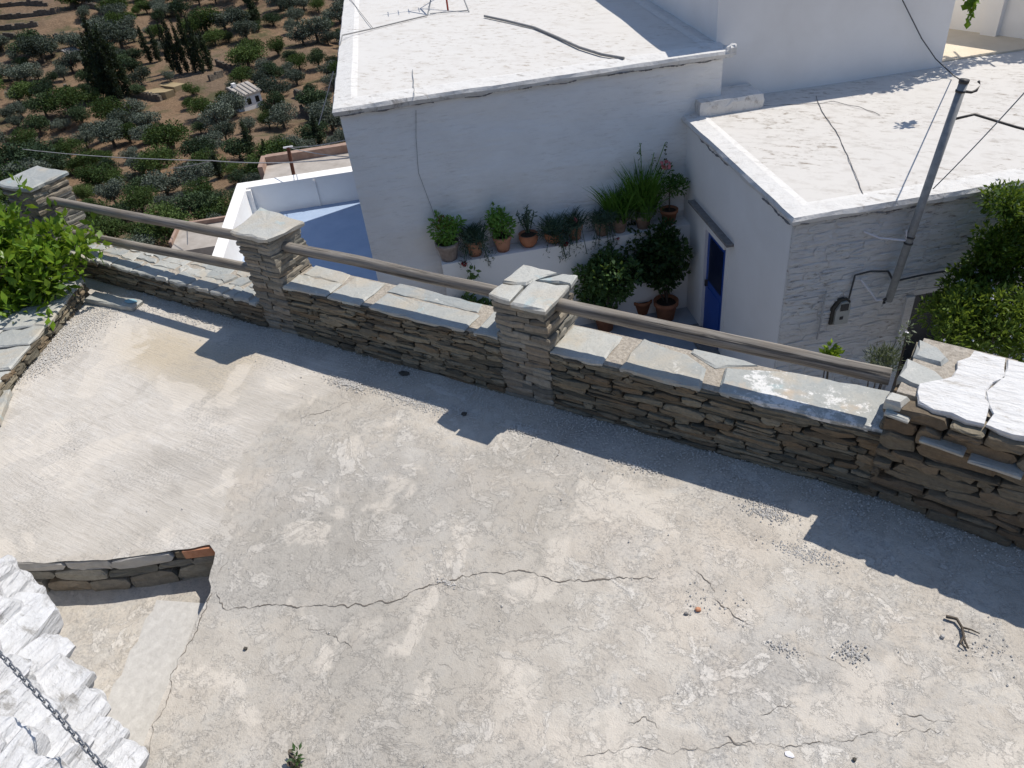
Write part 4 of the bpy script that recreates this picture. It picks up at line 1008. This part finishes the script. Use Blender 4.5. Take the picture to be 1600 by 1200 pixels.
for i, (x, y, r, h, mt, bowl, kind, lab) in enumerate(POTS):
    r *= 1.10; h *= 1.08; q = on_v(x, y, VH - .17); c = np.array([q[0], q[1], -1.843])
    t = thing('potted_plant', c, lab, 'potted plant', 'pots on the house ledge'); pot(t, c, r, h, mt, bowl)
    top = c + Z * h
    if kind == 'bush':
        b = [(top + np.array([0, 0, .16]), (.20, .20, .21))] + [(top + np.array([rnd.uniform(-.19, .19), rnd.uniform(-.16, .16), rnd.uniform(-.02, .36)]), (.08, .08, .10)) for _ in range(10)]
        p, d = blob_points(b, 760, .3); mk_quads('foliage', leaf_quads(p, .075, d, .25, .38), 4, L_POT, t)
        if i == 0: p, d = blob_points([(top + Z * .3, (.14, .14, .08))], 50, .4); mk_quads('red_shoots', leaf_quads(p, .06, d, .5, .4), 4, L_RED, t)
        MB().tube([top - Z * .05, top + Z * .2], .012, 5).build('stem', BARK, t)
    elif kind in ('carn', 'pinkf', 'trail'):
        n = 130 if kind != 'pinkf' else 60
        mk_quads('foliage', blades(top - Z * .03, int(n * 1.7), .34 if kind != 'trail' else .24, .33, .008, .6), 4, L_POTB, t)
        b = [(top + np.array([rnd.uniform(-.16, .16), rnd.uniform(-.16, .02), rnd.uniform(-.10, .14)]) - V * .06, (.08, .08, .08)) for _ in range(9)]
        p, d = blob_points(b, 520, .2); mk_quads('leaves', leaf_quads(p, .07, d, 0, .16), 4, L_POTB, t)
        tr = []
        for _ in range(9):
            a = rnd.uniform(-1, 1); e = top - V * rnd.uniform(.14, .2) + U * a * .22 - Z * rnd.uniform(.15, .42); tr.append(e)
            MB().tube([top, top - V * .15 + U * a * .12 + Z * .04, e], .005, 4).build('trailing_stem', L_POTB, t)
        p = np.concatenate([e + rng.normal(size=(14, 3)) * .04 for e in tr]); mk_quads('trailing_leaves', leaf_quads(p, .055, None, 0, .22), 4, L_POTB, t)
        f, m_ = (top + np.array([.07, -.08, .13]), PETALP) if kind == 'pinkf' else (tr[0], PETALR)
        p, d = blob_points([(f, (.022, .022, .018))], 34, .3); mk_quads('flower', leaf_quads(p, .035, d, .2, .9), 4, m_, t)
    elif kind == 'spike':
        for _ in range(6):
            e = top + np.array([rnd.uniform(-.16, .12), rnd.uniform(-.1, .1), rnd.uniform(.22, .5)]); b0 = top - Z * .04 + (e - top) * .15
            MB().tube([b0, e], .008, 5).build('stem', L_POTB, t)
            s = np.linspace(.25, 1, 45)[:, None]; p = b0 + (e - b0) * s + rng.normal(size=(45, 3)) * .006; mk_quads('leaves', leaf_quads(p, .06, None, .5, .25), 4, L_POTB, t)
    elif kind in ('iris', 'iris2'):
        n, hh = (95, .62) if kind == 'iris' else (150, .88)
        mk_quads('sword_leaves', blades(top - Z * .04, n * 2, hh, .42, .012, .25), 4, L_IRIS, t)
        mk_quads('dry_leaves', blades(top - Z * .03, 70, .34, .5, .008, 1.9), 4, L_SILV, t)
        if kind == 'iris2':
            for dx, hh in ((-.05, 1.12), (.16, .95), (.33, 1.08)):
                e = top + U * dx + Z * hh; MB().tube([top, top + U * dx * .5 + Z * hh * .6, e], .006, 5).build('flower_stalk', L_IRIS, t)
                p = e - Z * rng.uniform(0, .28, 16)[:, None] + rng.normal(size=(16, 3)) * .012; mk_quads('seed_heads', leaf_quads(p, .035, None, .3, .8), 4, L_ROSE, t)
            f = top + U * .34 + Z * .74; p, d = blob_points([(f, (.05, .05, .05))], 40, .2); mk_quads('flower', leaf_quads(p, .05, d, .2, .9), 4, PETALP, t)
    else:
        b = [(top + np.array([rnd.uniform(-.16, .16), rnd.uniform(-.12, .12), rnd.uniform(.05, .6)]), (.12, .12, .13)) for _ in range(10)]
        p, d = blob_points(b, 620, .2); mk_quads('foliage', leaf_quads(p, .075, d, .2, .3), 4, L_POT, t); MB().tube([top - Z * .05, top + Z * .4], .012, 5).build('stem', BARK, t)

def shrub(name, label, cat, base, blobs, n, size, mat, asp=.5, potr=None, stems=4, potmat=TERRA, group=None, flowers=None, up=.25, shell=.45):
    t = thing(name, base, label, cat, group); z0 = 0
    if potr: pot(t, base, potr[0], potr[1], potmat); z0 = potr[1] * .8
    b = np.asarray(base) + Z * z0
    for k in range(stems):
        c = np.asarray(blobs[k % len(blobs)][0]); MB().tube([b + np.array([rnd.uniform(-.03, .03), rnd.uniform(-.03, .03), 0]), (b + c) / 2 + np.array([rnd.uniform(-.05, .05), rnd.uniform(-.05, .05), .05]), c], [.016, .012, .005], 6).build('stem', BARK, t)
    p, d = blob_points(blobs, n, shell); mk_quads('foliage', leaf_quads(p, size, d, up, asp), 4, mat, t)
    if flowers:
        k, sz, fm = flowers; p, d = blob_points(blobs, k, .97); ok = d[:, 2] > -.1; p, d = p[ok] + d[ok] * .03, d[ok]
        p5 = np.repeat(p, 5, 0); mk_quads('flowers', leaf_quads(p5, sz, np.repeat(d, 5, 0), .2, .7), 4, fm, t, kind='stuff')
    return t
def cluster(c, R, n, r):
    c = np.asarray(c, float); o = []
    for _ in range(n):
        d = np.array([rnd.gauss(0, 1) for _ in range(3)]); d /= np.linalg.norm(d); o.append((c + d * np.array(R) * rnd.uniform(.25, .85), tuple(r * rnd.uniform(.7, 1.25) for _ in range(3))))
    return o
c1 = on_z(1040, 497, CZ); c2 = on_z(946, 513, CZ); c3 = on_z(1005, 492, CZ); c4 = W(.55, 10.25, CZ)
shrub('potted_shrub', 'tall dark shrub in a clay pot beside the blue door', 'potted plant', c1, cluster(c1 + Z * 1.05 + V * .1, (.42, .30, .68), 30, .15), 3000, .085, L_ROSE, .55, (.19, .34))
shrub('potted_shrub', 'dark shrub in a clay pot seen just over the wooden rail', 'potted plant', c2, cluster(c2 + Z * .85, (.60, .40, .52), 28, .20), 4300, .085, L_ROSE, .55, (.18, .30))
shrub('potted_shrub', 'dense dark shrub between the two courtyard clay pots', 'potted plant', c3 + V * .1, cluster(c3 + Z * 1.0 + V * .12, (.58, .34, .60), 30, .20), 4600, .085, L_ROSE, .55, (.17, .26))
shrub('climbing_rose', 'sparse dark climber rising below the leftmost ledge pots', 'climber', c4, cluster(c4 + Z * .75 - U * .1, (.45, .2, .35), 12, .14) + [(W(.45, 10.3, -2.0), (.07, .07, .12)), (W(.42, 10.3, -2.25), (.06, .06, .1)), (W(.0, 10.2, -2.45), (.09, .07, .07))], 1100, .085, L_ROSE, .6)
# shrubs behind the whitewashed wall end
jb = W(6.3, 6.3, CZ)
bl = cluster(W(5.85, 6.25, -1.42), (.75, .5, .36), 34, .22) + cluster(W(6.75, 6.3, -1.35), (.7, .5, .5), 20, .24)
shrub('jasmine_shrub', 'sunlit jasmine shrub starred with white flowers behind the wall end', 'shrub', jb, bl, 15000, .075, L_JAS, .34, None, 7, flowers=(150, .028, PETALW))
bl = cluster(W(6.55, 6.75, -.72), (.42, .30, .50), 20, .19) + cluster(W(7.05, 6.7, -.35), (.5, .35, .42), 14, .2) + cluster(W(6.05, 6.85, -1.15), (.35, .2, .25), 8, .15) + cluster(on_v(1560, 390, 6.75), (.35, .25, .3), 12, .17) + cluster(on_v(1515, 445, 6.8), (.3, .2, .22), 10, .14) + cluster(on_v(1595, 325, 6.7), (.3, .2, .25), 10, .16) + cluster(on_v(1470, 470, 6.9), (.22, .12, .18), 7, .11)
shrub('jasmine_shrub', 'shaded climbing jasmine against the right end of the annex wall', 'shrub', W(6.7, 6.8, CZ), bl, 17000, .070, L_JAS, .34, None, 7, flowers=(70, .028, PETALW))
q = on_v(1385, 560, 6.1); shrub('lavender_bush', 'silvery lavender-like bush tucked left of the wall end', 'shrub', np.array([q[0], q[1], CZ]), cluster(q - Z * .05, (.20, .16, .10), 12, .11), 1100, .065, L_SILV, .14, None, 4, up=1.0)
q = on_v(1296, 550, 6.6); shrub('small_bush', 'small yellow-green sprig showing just above the rail', 'shrub', np.array([q[0], q[1], CZ]), cluster(q - Z * .03, (.12, .1, .05), 6, .07), 170, .075, L_LEMON, .5, None, 3)
q = on_v(1416, 522, 6.0); shrub('flower_sprig', 'thin sprig with white flowers at the back corner of the wall end', 'shrub', np.array([q[0], q[1], CZ]), cluster(q, (.05, .05, .14), 5, .05), 90, .05, L_SILV, .4, None, 2, flowers=(10, .03, PETALW))
# lemon bush
lb = np.array([-8.2, 2.9, .05])
bl = cluster(on_plane(30, 415, (0, 3.25, 0), (0, 1, 0)), (.50, .38, .38), 22, .14) + cluster(on_plane(5, 370, (0, 3.35, 0), (0, 1, 0)), (.42, .34, .38), 14, .13) + cluster(on_plane(92, 388, (0, 3.5, 0), (0, 1, 0)), (.36, .26, .22), 14, .10) + cluster(on_plane(-30, 470, (0, 2.9, 0), (0, 1, 0)), (.5, .4, .3), 16, .18) + cluster(on_plane(20, 475, (0, 3.0, 0), (0, 1, 0)), (.26, .2, .14), 8, .12) + cluster(on_plane(75, 440, (0, 3.3, 0), (0, 1, 0)), (.25, .2, .10), 9, .11)
bl += [(c + np.array([rnd.gauss(0, .22), rnd.gauss(0, .18), rnd.gauss(.04, .2)]), (.05, .05, .11)) for c, _ in bl for _k in range(1)]
shrub('lemon_bush', 'bright green lemon bush overhanging the left kerb', 'shrub', lb, bl, 3900, .11, L_LEMON, .46, None, 10, up=.3, shell=.1)
# small things on the floor
q = on_z(468, 1193); shrub('weed', 'tiny green weed at the bottom edge of the floor', 'weed', q, cluster(q + Z * .05, (.05, .04, .03), 4, .025), 46, .035, L_ROSE, .4, None, 2)
def twig():
    t = thing('dry_twig', on_z(1500, 985), 'forked dry brown twig lying on the concrete', 'twig')
    z = .014
    for pts, r in (([(1478, 963), (1495, 967), (1503, 980), (1507, 1000), (1513, 1013)], .010), ([(1503, 980), (1518, 984), (1531, 990)], .006), ([(1506, 995), (1500, 1005), (1510, 1012)], .007)):
        MB().tube([on_z(*p, z + rnd.uniform(0, .01)) for p in pts], [r * k for k in np.linspace(1, .5, len(pts))], 6).build('branch', BARK, t)
twig()
def chip(x, y, r, mat, label, name, cat, hgt=.5):
    q = pz(x, y); poly = [(q[0] + r * math.cos(a) * rnd.uniform(.7, 1.2), q[1] + r * .8 * math.sin(a) * rnd.uniform(.7, 1.2)) for a in np.linspace(0, 2 * math.pi, 8)[:-1]]
    tag(slab(poly, .003, .006 + r * hgt, mat, None, r * .1, r, .1, name, r * .1, r * .4), label, cat)
chip(1090, 954, .017, BRICKM, 'orange brick chip lying on the concrete', 'brick_chip', 'chip', .8)
chip(1472, 996, .013, PALECEM, 'small pale chip beside the dry twig', 'stone_chip', 'chip', .9)
chip(1233, 1180, .022, PETALW, 'white paint fleck near the bottom edge of the floor', 'paint_fleck', 'chip', .05)
chip(1072, 960, .013, GREYST, 'grey pebble beside the orange brick chip', 'pebble', 'chip', .6)
chip(384, 1014, .014, DARKM, 'dark pebble on the lower left concrete', 'pebble', 'chip', .6)
chip(632, 584, .05, DARKM, 'dark flat flake lying in the parapet shade', 'stone_flake', 'chip', .15)
chip(725, 648, .03, DARKM, 'dark leaf scrap in the shade below the middle pillar', 'leaf_scrap', 'chip', .25)
chip(1335, 1188, .011, DARKM, 'black pebble at the bottom edge right of the paint fleck', 'pebble', 'chip', .6)

# ================================================================== VALLEY
KD = np.array([0, 20, 26, 40, 60, 75, 100, 125, 150, 180, 210, 240, 280, 350, 500, 800, 1500, 4000.0])
KZ = np.array([-9, -9, -11, -17.5, -23, -26, -30, -32.3, -33.6, -33.0, -30.5, -26.5, -19, -2, 40, 120, 260, 500.0])
def ground(x, y):
    D = math.hypot(x, y); z = float(np.interp(D, KD, KZ))
    if D > 22:
        k = min(1, (D - 22) / 30); z += k * (1.6 * nz((x, y, 0), .022, 3) + .7 * nz((x, y, 0), .06, 8))
        if D > 60:
            s = 1.9; f = z / s; fr = f - math.floor(f); e = math.floor(f) + min(1, max(0, (fr - .35) / .3)); z = z * .25 + e * s * .75
    return z
def terrain():
    Ds = [0.5, 10, 18]
    while Ds[-1] < 4000: Ds.append(Ds[-1] * (1.011 if 60 < Ds[-1] < 330 else 1.06) + .1)
    az = list(np.radians(np.concatenate([np.arange(125, 172, .45), np.arange(172, 485, 4.0)])))
    vs, fs = [], []; n = len(az)
    for D in Ds:
        for a in az: x, y = D * math.cos(a), D * math.sin(a); vs.append((x, y, ground(x, y)))
    for i in range(len(Ds) - 1):
        for j in range(n): q = (j + 1) % n; fs.append([i * n + j, (i + 1) * n + j, (i + 1) * n + q, i * n + q])
    return mk('valley_terrain', vs, fs, EARTH, None, True, (0, 0, 0), 'structure')
terrain()
def hit(x, y):
    d = ray(x, y); t = 30.0
    while t < 900:
        p = EYE + d * t
        if p[2] < ground(p[0], p[1]): return p
        t += .5
    return None
# crowns: a few shared meshes of leaf clumps
def crown_mesh(name, kind, seed):
    global rng
    keep = rng; rng = np.random.default_rng(seed); rr = random.Random(seed)
    B = []
    if kind == 'cypress':
        for i in range(26):
            t = i / 25; r = .105 * math.sin(math.pi * min(1, .12 + t * .9)) ** .6 * (1.1 - t * .6); a = rr.uniform(0, 6.28); o = r * rr.uniform(.1, .75)
            B.append(((o * math.cos(a), o * math.sin(a), .05 + .93 * t), (r * .8 + .01, r * .8 + .01, .06)))
        p, d = blob_points(B, 2400, .4); q = leaf_quads(p, .036, d * .5, 1.4, .5)
    else:
        sq = {'olive': .62, 'round': .75, 'spread': .5}[kind]; n = 26
        for i in range(n):
            dd = np.array([rr.gauss(0, 1), rr.gauss(0, 1), rr.gauss(0, 1)]); dd /= np.linalg.norm(dd); k = rr.uniform(.35, .95)
            r = rr.uniform(.10, .22); B.append(((dd[0] * .40 * k, dd[1] * .40 * k, .46 + dd[2] * .42 * sq * k), (r, r, r * .85)))
        p, d = blob_points(B, 4200, .5); q = leaf_quads(p, .038, d, .25, .8)
    rng = keep
    n = len(q) // 4; me = bpy.data.meshes.new(name); me.vertices.add(n * 4); me.vertices.foreach_set('co', q.astype(np.float32).ravel())
    me.loops.add(n * 4); me.loops.foreach_set('vertex_index', np.arange(n * 4, dtype=np.int32)); me.polygons.add(n); me.polygons.foreach_set('loop_start', np.arange(0, n * 4, 4, dtype=np.int32)); me.update(calc_edges=True)
    return me
def trunk_mesh(kind):
    m = MB()
    if kind == 'cypress': m.tube([(0, 0, -.03), (0, 0, .4), (0, 0, .9)], [.022, .016, .004], 6)
    else:
        m.tube([(0, 0, -.06), (.01, 0, .14), (0, .01, .28)], [.045, .035, .03], 6)
        for a in (0.3, 2.4, 4.4): m.tube([(0, .01, .26), (.12 * math.cos(a), .12 * math.sin(a), .42), (.24 * math.cos(a), .24 * math.sin(a), .62)], [.026, .018, .006], 5)
    me = bpy.data.meshes.new('trunk'); me.from_pydata(m.v, [], m.f); me.materials.append(BARK); return me
CR = {}
for kind, mats in (('olive', [('olive', L_OLIVE)]), ('round', [('evergreen', L_DARK), ('green', L_MID)]), ('spread', [('green', L_MID), ('evergreen', L_DARK)]), ('cypress', [('cypress', L_CYP)])):
    for s in range(4 if kind == 'olive' else 3):
        for nm, mt in mats:
            me = crown_mesh('crown', kind, hash((len(kind), s)) % 999 + s * 17); me.materials.append(mt); CR.setdefault(nm, []).append(me)
TR = {'cypress': trunk_mesh('cypress'), 'o': trunk_mesh('olive')}
LAND = [((400, 155), 'the small white valley house'), ((180, 115), 'the dense left cypress group'), ((300, 90), 'the row of tall cypresses'), ((255, 143), 'the straw-coloured terraces'), ((40, 60), 'the bare terraced slope'), ((30, 240), 'the bare earth at the left edge'), ((250, 330), 'the double wooden rail'), ((480, 60), 'the left edge of the house roof'), ((120, 200), 'the left valley floor'), ((470, 200), 'the rusty wire post')]
NAMES = {'olive': ('olive_tree', 'grey-green olive tree'), 'evergreen': ('evergreen_tree', 'dark evergreen tree'), 'green': ('leafy_tree', 'mid-green leafy tree'), 'cypress': ('cypress_tree', 'slim dark cypress')}
TREES = {}
def tree(kind, p, size, wide=1.0, px=None, label=None, group=None):
    nm, words = NAMES[kind]
    if label is None:
        lm = min(LAND, key=lambda L: (L[0][0] - px[0]) ** 2 + (L[0][1] - px[1]) ** 2)
        dx, dy = px[0] - lm[0][0], px[1] - lm[0][1]; w = ('right of ' if dx > 0 else 'left of ') if abs(dx) > abs(dy) else ('in front of ' if dy > 0 else 'behind ')
        label = words + ' ' + w + lm[1]; group = words + 's ' + w + lm[1]
    t = thing(nm, p, label, 'tree', group); TREES.setdefault(label, []).append((px, t)); t.scale = (size * wide, size * wide, size); t.rotation_euler = (0, 0, rnd.uniform(0, 6.28))
    for n_, me in (('crown', rnd.choice(CR[kind])), ('trunk', TR['cypress' if kind == 'cypress' else 'o'])):
        o = bpy.data.objects.new(n_, me); COL.objects.link(o); o.parent = t
def tree_px(kind, x, y, hpx, wide=1.0, **k):
    p = hit(x, y)
    if p is None: return
    d = np.linalg.norm(p - EYE); size = hpx * d / F * 1.04
    tree(kind, (p[0], p[1], ground(p[0], p[1]) - .05), size, wide, (x, y), **k)
for i, (x, y, h, w) in enumerate([(180, 154, 98, .95), (168, 152, 80, .95), (192, 152, 84, .95), (157, 150, 66, 1.0), (203, 150, 62, 1.0), (174, 156, 70, 1.0), (187, 157, 66, 1.0)]): tree_px('cypress', x, y, h, w, label='dark cypress of the dense group left in the valley', group='dense left cypress group')
for i, (x, y, h, w) in enumerate([(272, 112, 60, .75), (283, 117, 76, .75), (294, 114, 64, .75), (306, 113, 74, .75), (318, 115, 72, .8), (330, 110, 50, 1.1)]): tree_px('cypress', x, y, h, w, label='tall cypress of the row above the straw-coloured terraces', group='row of tall cypresses')
for i, (x, y, h, w) in enumerate([(236, 98, 44, 1.1), (250, 96, 42, 1.1)]): tree_px('cypress', x, y, h, w, label='cypress of the pair left of the tall cypress row', group='pair of cypresses')
for (x, y, h, w, l) in [(395, 248, 52, 1.5, 'cypress standing below the small white valley house'), (422, 262, 40, 1.1, 'slim cypress left of the rusty wire post'), (345, 280, 40, 1.6, 'squat dark cypress above the double rail'), (500, 230, 46, 1.2, 'cypress half hidden by the white house corner'), (402, 42, 44, 1.5, 'cypress near the top edge of the picture')]: tree_px('cypress', x, y, h, w, label=l)
CLEAR = [(275, 30, 26, 16), (350, 12, 28, 10), (250, 145, 42, 10), (282, 122, 20, 8), (125, 82, 20, 10), (20, 205, 24, 14), (20, 240, 30, 22), (118, 145, 18, 12), (287, 200, 22, 12), (352, 72, 22, 14), (345, 120, 20, 9), (468, 150, 24, 16), (455, 200, 22, 12), (505, 68, 22, 8), (230, 178, 22, 7), (320, 178, 16, 8), (400, 152, 26, 20), (438, 40, 12, 16), (335, 272, 10, 8), (55, 28, 74, 36), (180, 135, 30, 34), (302, 92, 36, 30), (243, 88, 14, 16), (395, 228, 14, 30), (250, 148, 46, 16), (205, 258, 20, 6), (160, 15, 14, 8), (330, 145, 14, 6), (90, 175, 16, 6), (480, 110, 14, 8), (300, 240, 14, 7), (150, 225, 14, 6), (420, 90, 12, 6)]
pts = []; tries = 0
while len(pts) < 330 and tries < 14000:
    tries += 1; x, y = rnd.uniform(-60, 570), rnd.uniform(-25, 400)
    mind = 12.5 + 12 * max(0, y) / 350
    if any(((x - cx_) / (rx + 2)) ** 2 + ((y - 10 - cy_) / (ry + 3)) ** 2 < 1 for cx_, cy_, rx, ry in CLEAR): continue
    if any((x - a) ** 2 + ((y - b) * 1.25) ** 2 < ((mind + m2) / 2) ** 2 for a, b, m2 in pts): continue
    if x < 110 and y < 45 + x * .2 and rnd.random() < .75: continue
    pts.append((x, y, mind))
for x, y, m_ in pts:
    k = rnd.random(); near_ = y > 255
    kind = ('green' if k < .45 else 'evergreen' if k < .75 else 'olive') if near_ else ('olive' if k < .48 else 'evergreen' if k < .78 else 'green')
    tree_px(kind, x, y + m_ * .5, m_ * rnd.choice((rnd.uniform(1.0, 1.6), rnd.uniform(1.6, 2.1), rnd.uniform(1.6, 2.9))), rnd.uniform(1.0, 1.45))
# straw terraces, dry-stone walls, two little houses
def patch(name, px, h, mat, label, cat):
    P = [hit(*q) for q in px]; zt_ = max(p[2] for p in P) + .05; n = len(P)
    vs = [(p[0], p[1], zt_) for p in P] + [(p[0], p[1], zt_ - h) for p in P]
    return tag(mk(name, vs, [list(range(n))[::-1]] + [[i, (i + 1) % n, n + (i + 1) % n, n + i] for i in range(n)], mat, None), label, cat)
patch('straw_terrace', [(208, 146), (245, 139), (275, 150), (262, 157), (225, 152)], 3, TANFIELD, 'straw-coloured field terrace below the tall cypresses', 'field terrace')
patch('straw_terrace', [(240, 133), (262, 128), (292, 138), (275, 146)], 3, TANFIELD, 'small pale terrace crossed by tree shadows under the tall cypresses', 'field terrace')
for i, (a, b, l) in enumerate([((103, 143), (133, 163), 'dry-stone wall left of the dense cypress group'), ((186, 172), (212, 181), 'dry-stone wall below the dense cypress group'), ((210, 151), (252, 160), 'dry-stone wall holding the straw-coloured terrace'), ((338, 103), (375, 115), 'dry-stone wall right of the tall cypress row'), ((460, 152), (492, 163), 'dry-stone wall right of the small white valley house'), ((85, 62), (118, 68), 'long dark wall by the bare terraced slope'), ((265, 205), (268, 235), 'dry-stone wall running downhill in the valley middle'), ((470, 178), (488, 188), 'tumbled wall end beside the house corner'), ((10, 225), (60, 228), 'dry-stone wall at the left edge of the valley'), ((-20, 14), (75, 10), 'topmost terrace wall on the bare slope'), ((-20, 30), (88, 22), 'second terrace wall from the top on the bare slope'), ((-20, 47), (60, 42), 'third terrace wall from the top on the bare slope'), ((-20, 62), (70, 62), 'lowest terrace wall on the bare slope'), ((110, 8), (160, 20), 'sloping dry-stone wall right of the bare slope'), ((330, 128), (350, 120), 'short dry-stone wall left of the small white valley house')]):
    P, Q = hit(*a), hit(*b); m = MB(); n = 16
    for k in range(n):
        p, q = P + (Q - P) * k / n, P + (Q - P) * (k + 1) / n; zb = min(ground(*p[:2]), ground(*q[:2])) - .8; hh = 1.1 + rnd.uniform(-.3, .3); d = (q - p); s = np.array([-d[1], d[0], 0]); s = s / np.linalg.norm(s) * .5
        m.box((p[0], p[1], zb), (d[0], d[1], 0), s * (1 + .02 * k), Z * (hh + .8))
    tag(m.build('dry_stone_wall', DRYWALL, None), l, 'wall', 'dry-stone walls in the valley')
def cottage(x, y, w, d_, h, label, rough=False):
    p = hit(x, y); b = np.array([p[0], p[1], ground(p[0], p[1]) - .3]); f = -p[:2] / np.linalg.norm(p[:2]); ang = .45
    n = np.array([f[0] * math.cos(ang) - f[1] * math.sin(ang), f[0] * math.sin(ang) + f[1] * math.cos(ang), 0]); s = np.array([-n[1], n[0], 0])
    t = thing('valley_house', b, label, 'house')
    O = b - s * w / 2; MB().box(O, s * w, -n * d_, Z * h).build('wall', SMOOTHW if not rough else DRYWALL, t)
    m = MB(); a = O + Z * h; R_ = [a + n * .25 - s * .25, a + n * .25 + s * (w + .25), a - n * (d_ + .25) + s * (w + .25) + Z * .9, a - n * (d_ + .25) - s * .25 + Z * .9]
    m.add([r + Z * .02 for r in R_] + [r + Z * .25 for r in R_], [[0, 3, 2, 1], [4, 5, 6, 7], [0, 1, 5, 4], [1, 2, 6, 5], [2, 3, 7, 6], [3, 0, 4, 7]]); rf = m.build('roof', DIRTROOF if not rough else GREYST, t)
    for k in range(5): MB().box(R_[0] + s * (k * (w + .5) / 5) + Z * .252, s * .18, -n * (d_ + .3) + Z * .85, Z * .12).build('tile_rib', GREYST, rf)
    if not rough:
        for u_ in (.25, .68): MB().box(O + s * w * u_ + Z * 1.2 + n * .02, s * .7, -n * .05, Z * 1.0).build('window', BLACK, t)
        MB().box(O + s * w + Z * 0.3 - n * 1.5 - s * .02, s * .06, -n * .9, Z * 1.9).build('door', BLACK, t)
        MB().box(a + s * .6 - n * 3, s * .6, -n * .6, Z * 1.6).build('chimney', SMOOTHW, t)
cottage(398, 170, 3.6, 3.6, 2.7, 'small white house with a grey roof among the valley trees')
cottage(124, 96, 2.6, 2.6, 1.7, 'tiny stone hut with a pale roof in the left valley', True)

ORD = ['leftmost', 'second', 'third', 'fourth', 'fifth', 'sixth', 'seventh', 'eighth', 'ninth', 'tenth', 'eleventh', 'twelfth', 'thirteenth', 'fourteenth', 'fifteenth', 'sixteenth', 'seventeenth', 'eighteenth', 'nineteenth', 'twentieth', 'twenty-first', 'twenty-second', 'twenty-third', 'twenty-fourth']
for lab, L in TREES.items():
    if len(L) > 1:
        for k, (px_, t) in enumerate(sorted(L, key=lambda q: q[0][0])):
            t['label'] = lab + (', leftmost' if k == 0 else ', rightmost' if k == len(L) - 1 else ', ' + ORD[min(k, 23)] + ' from left')
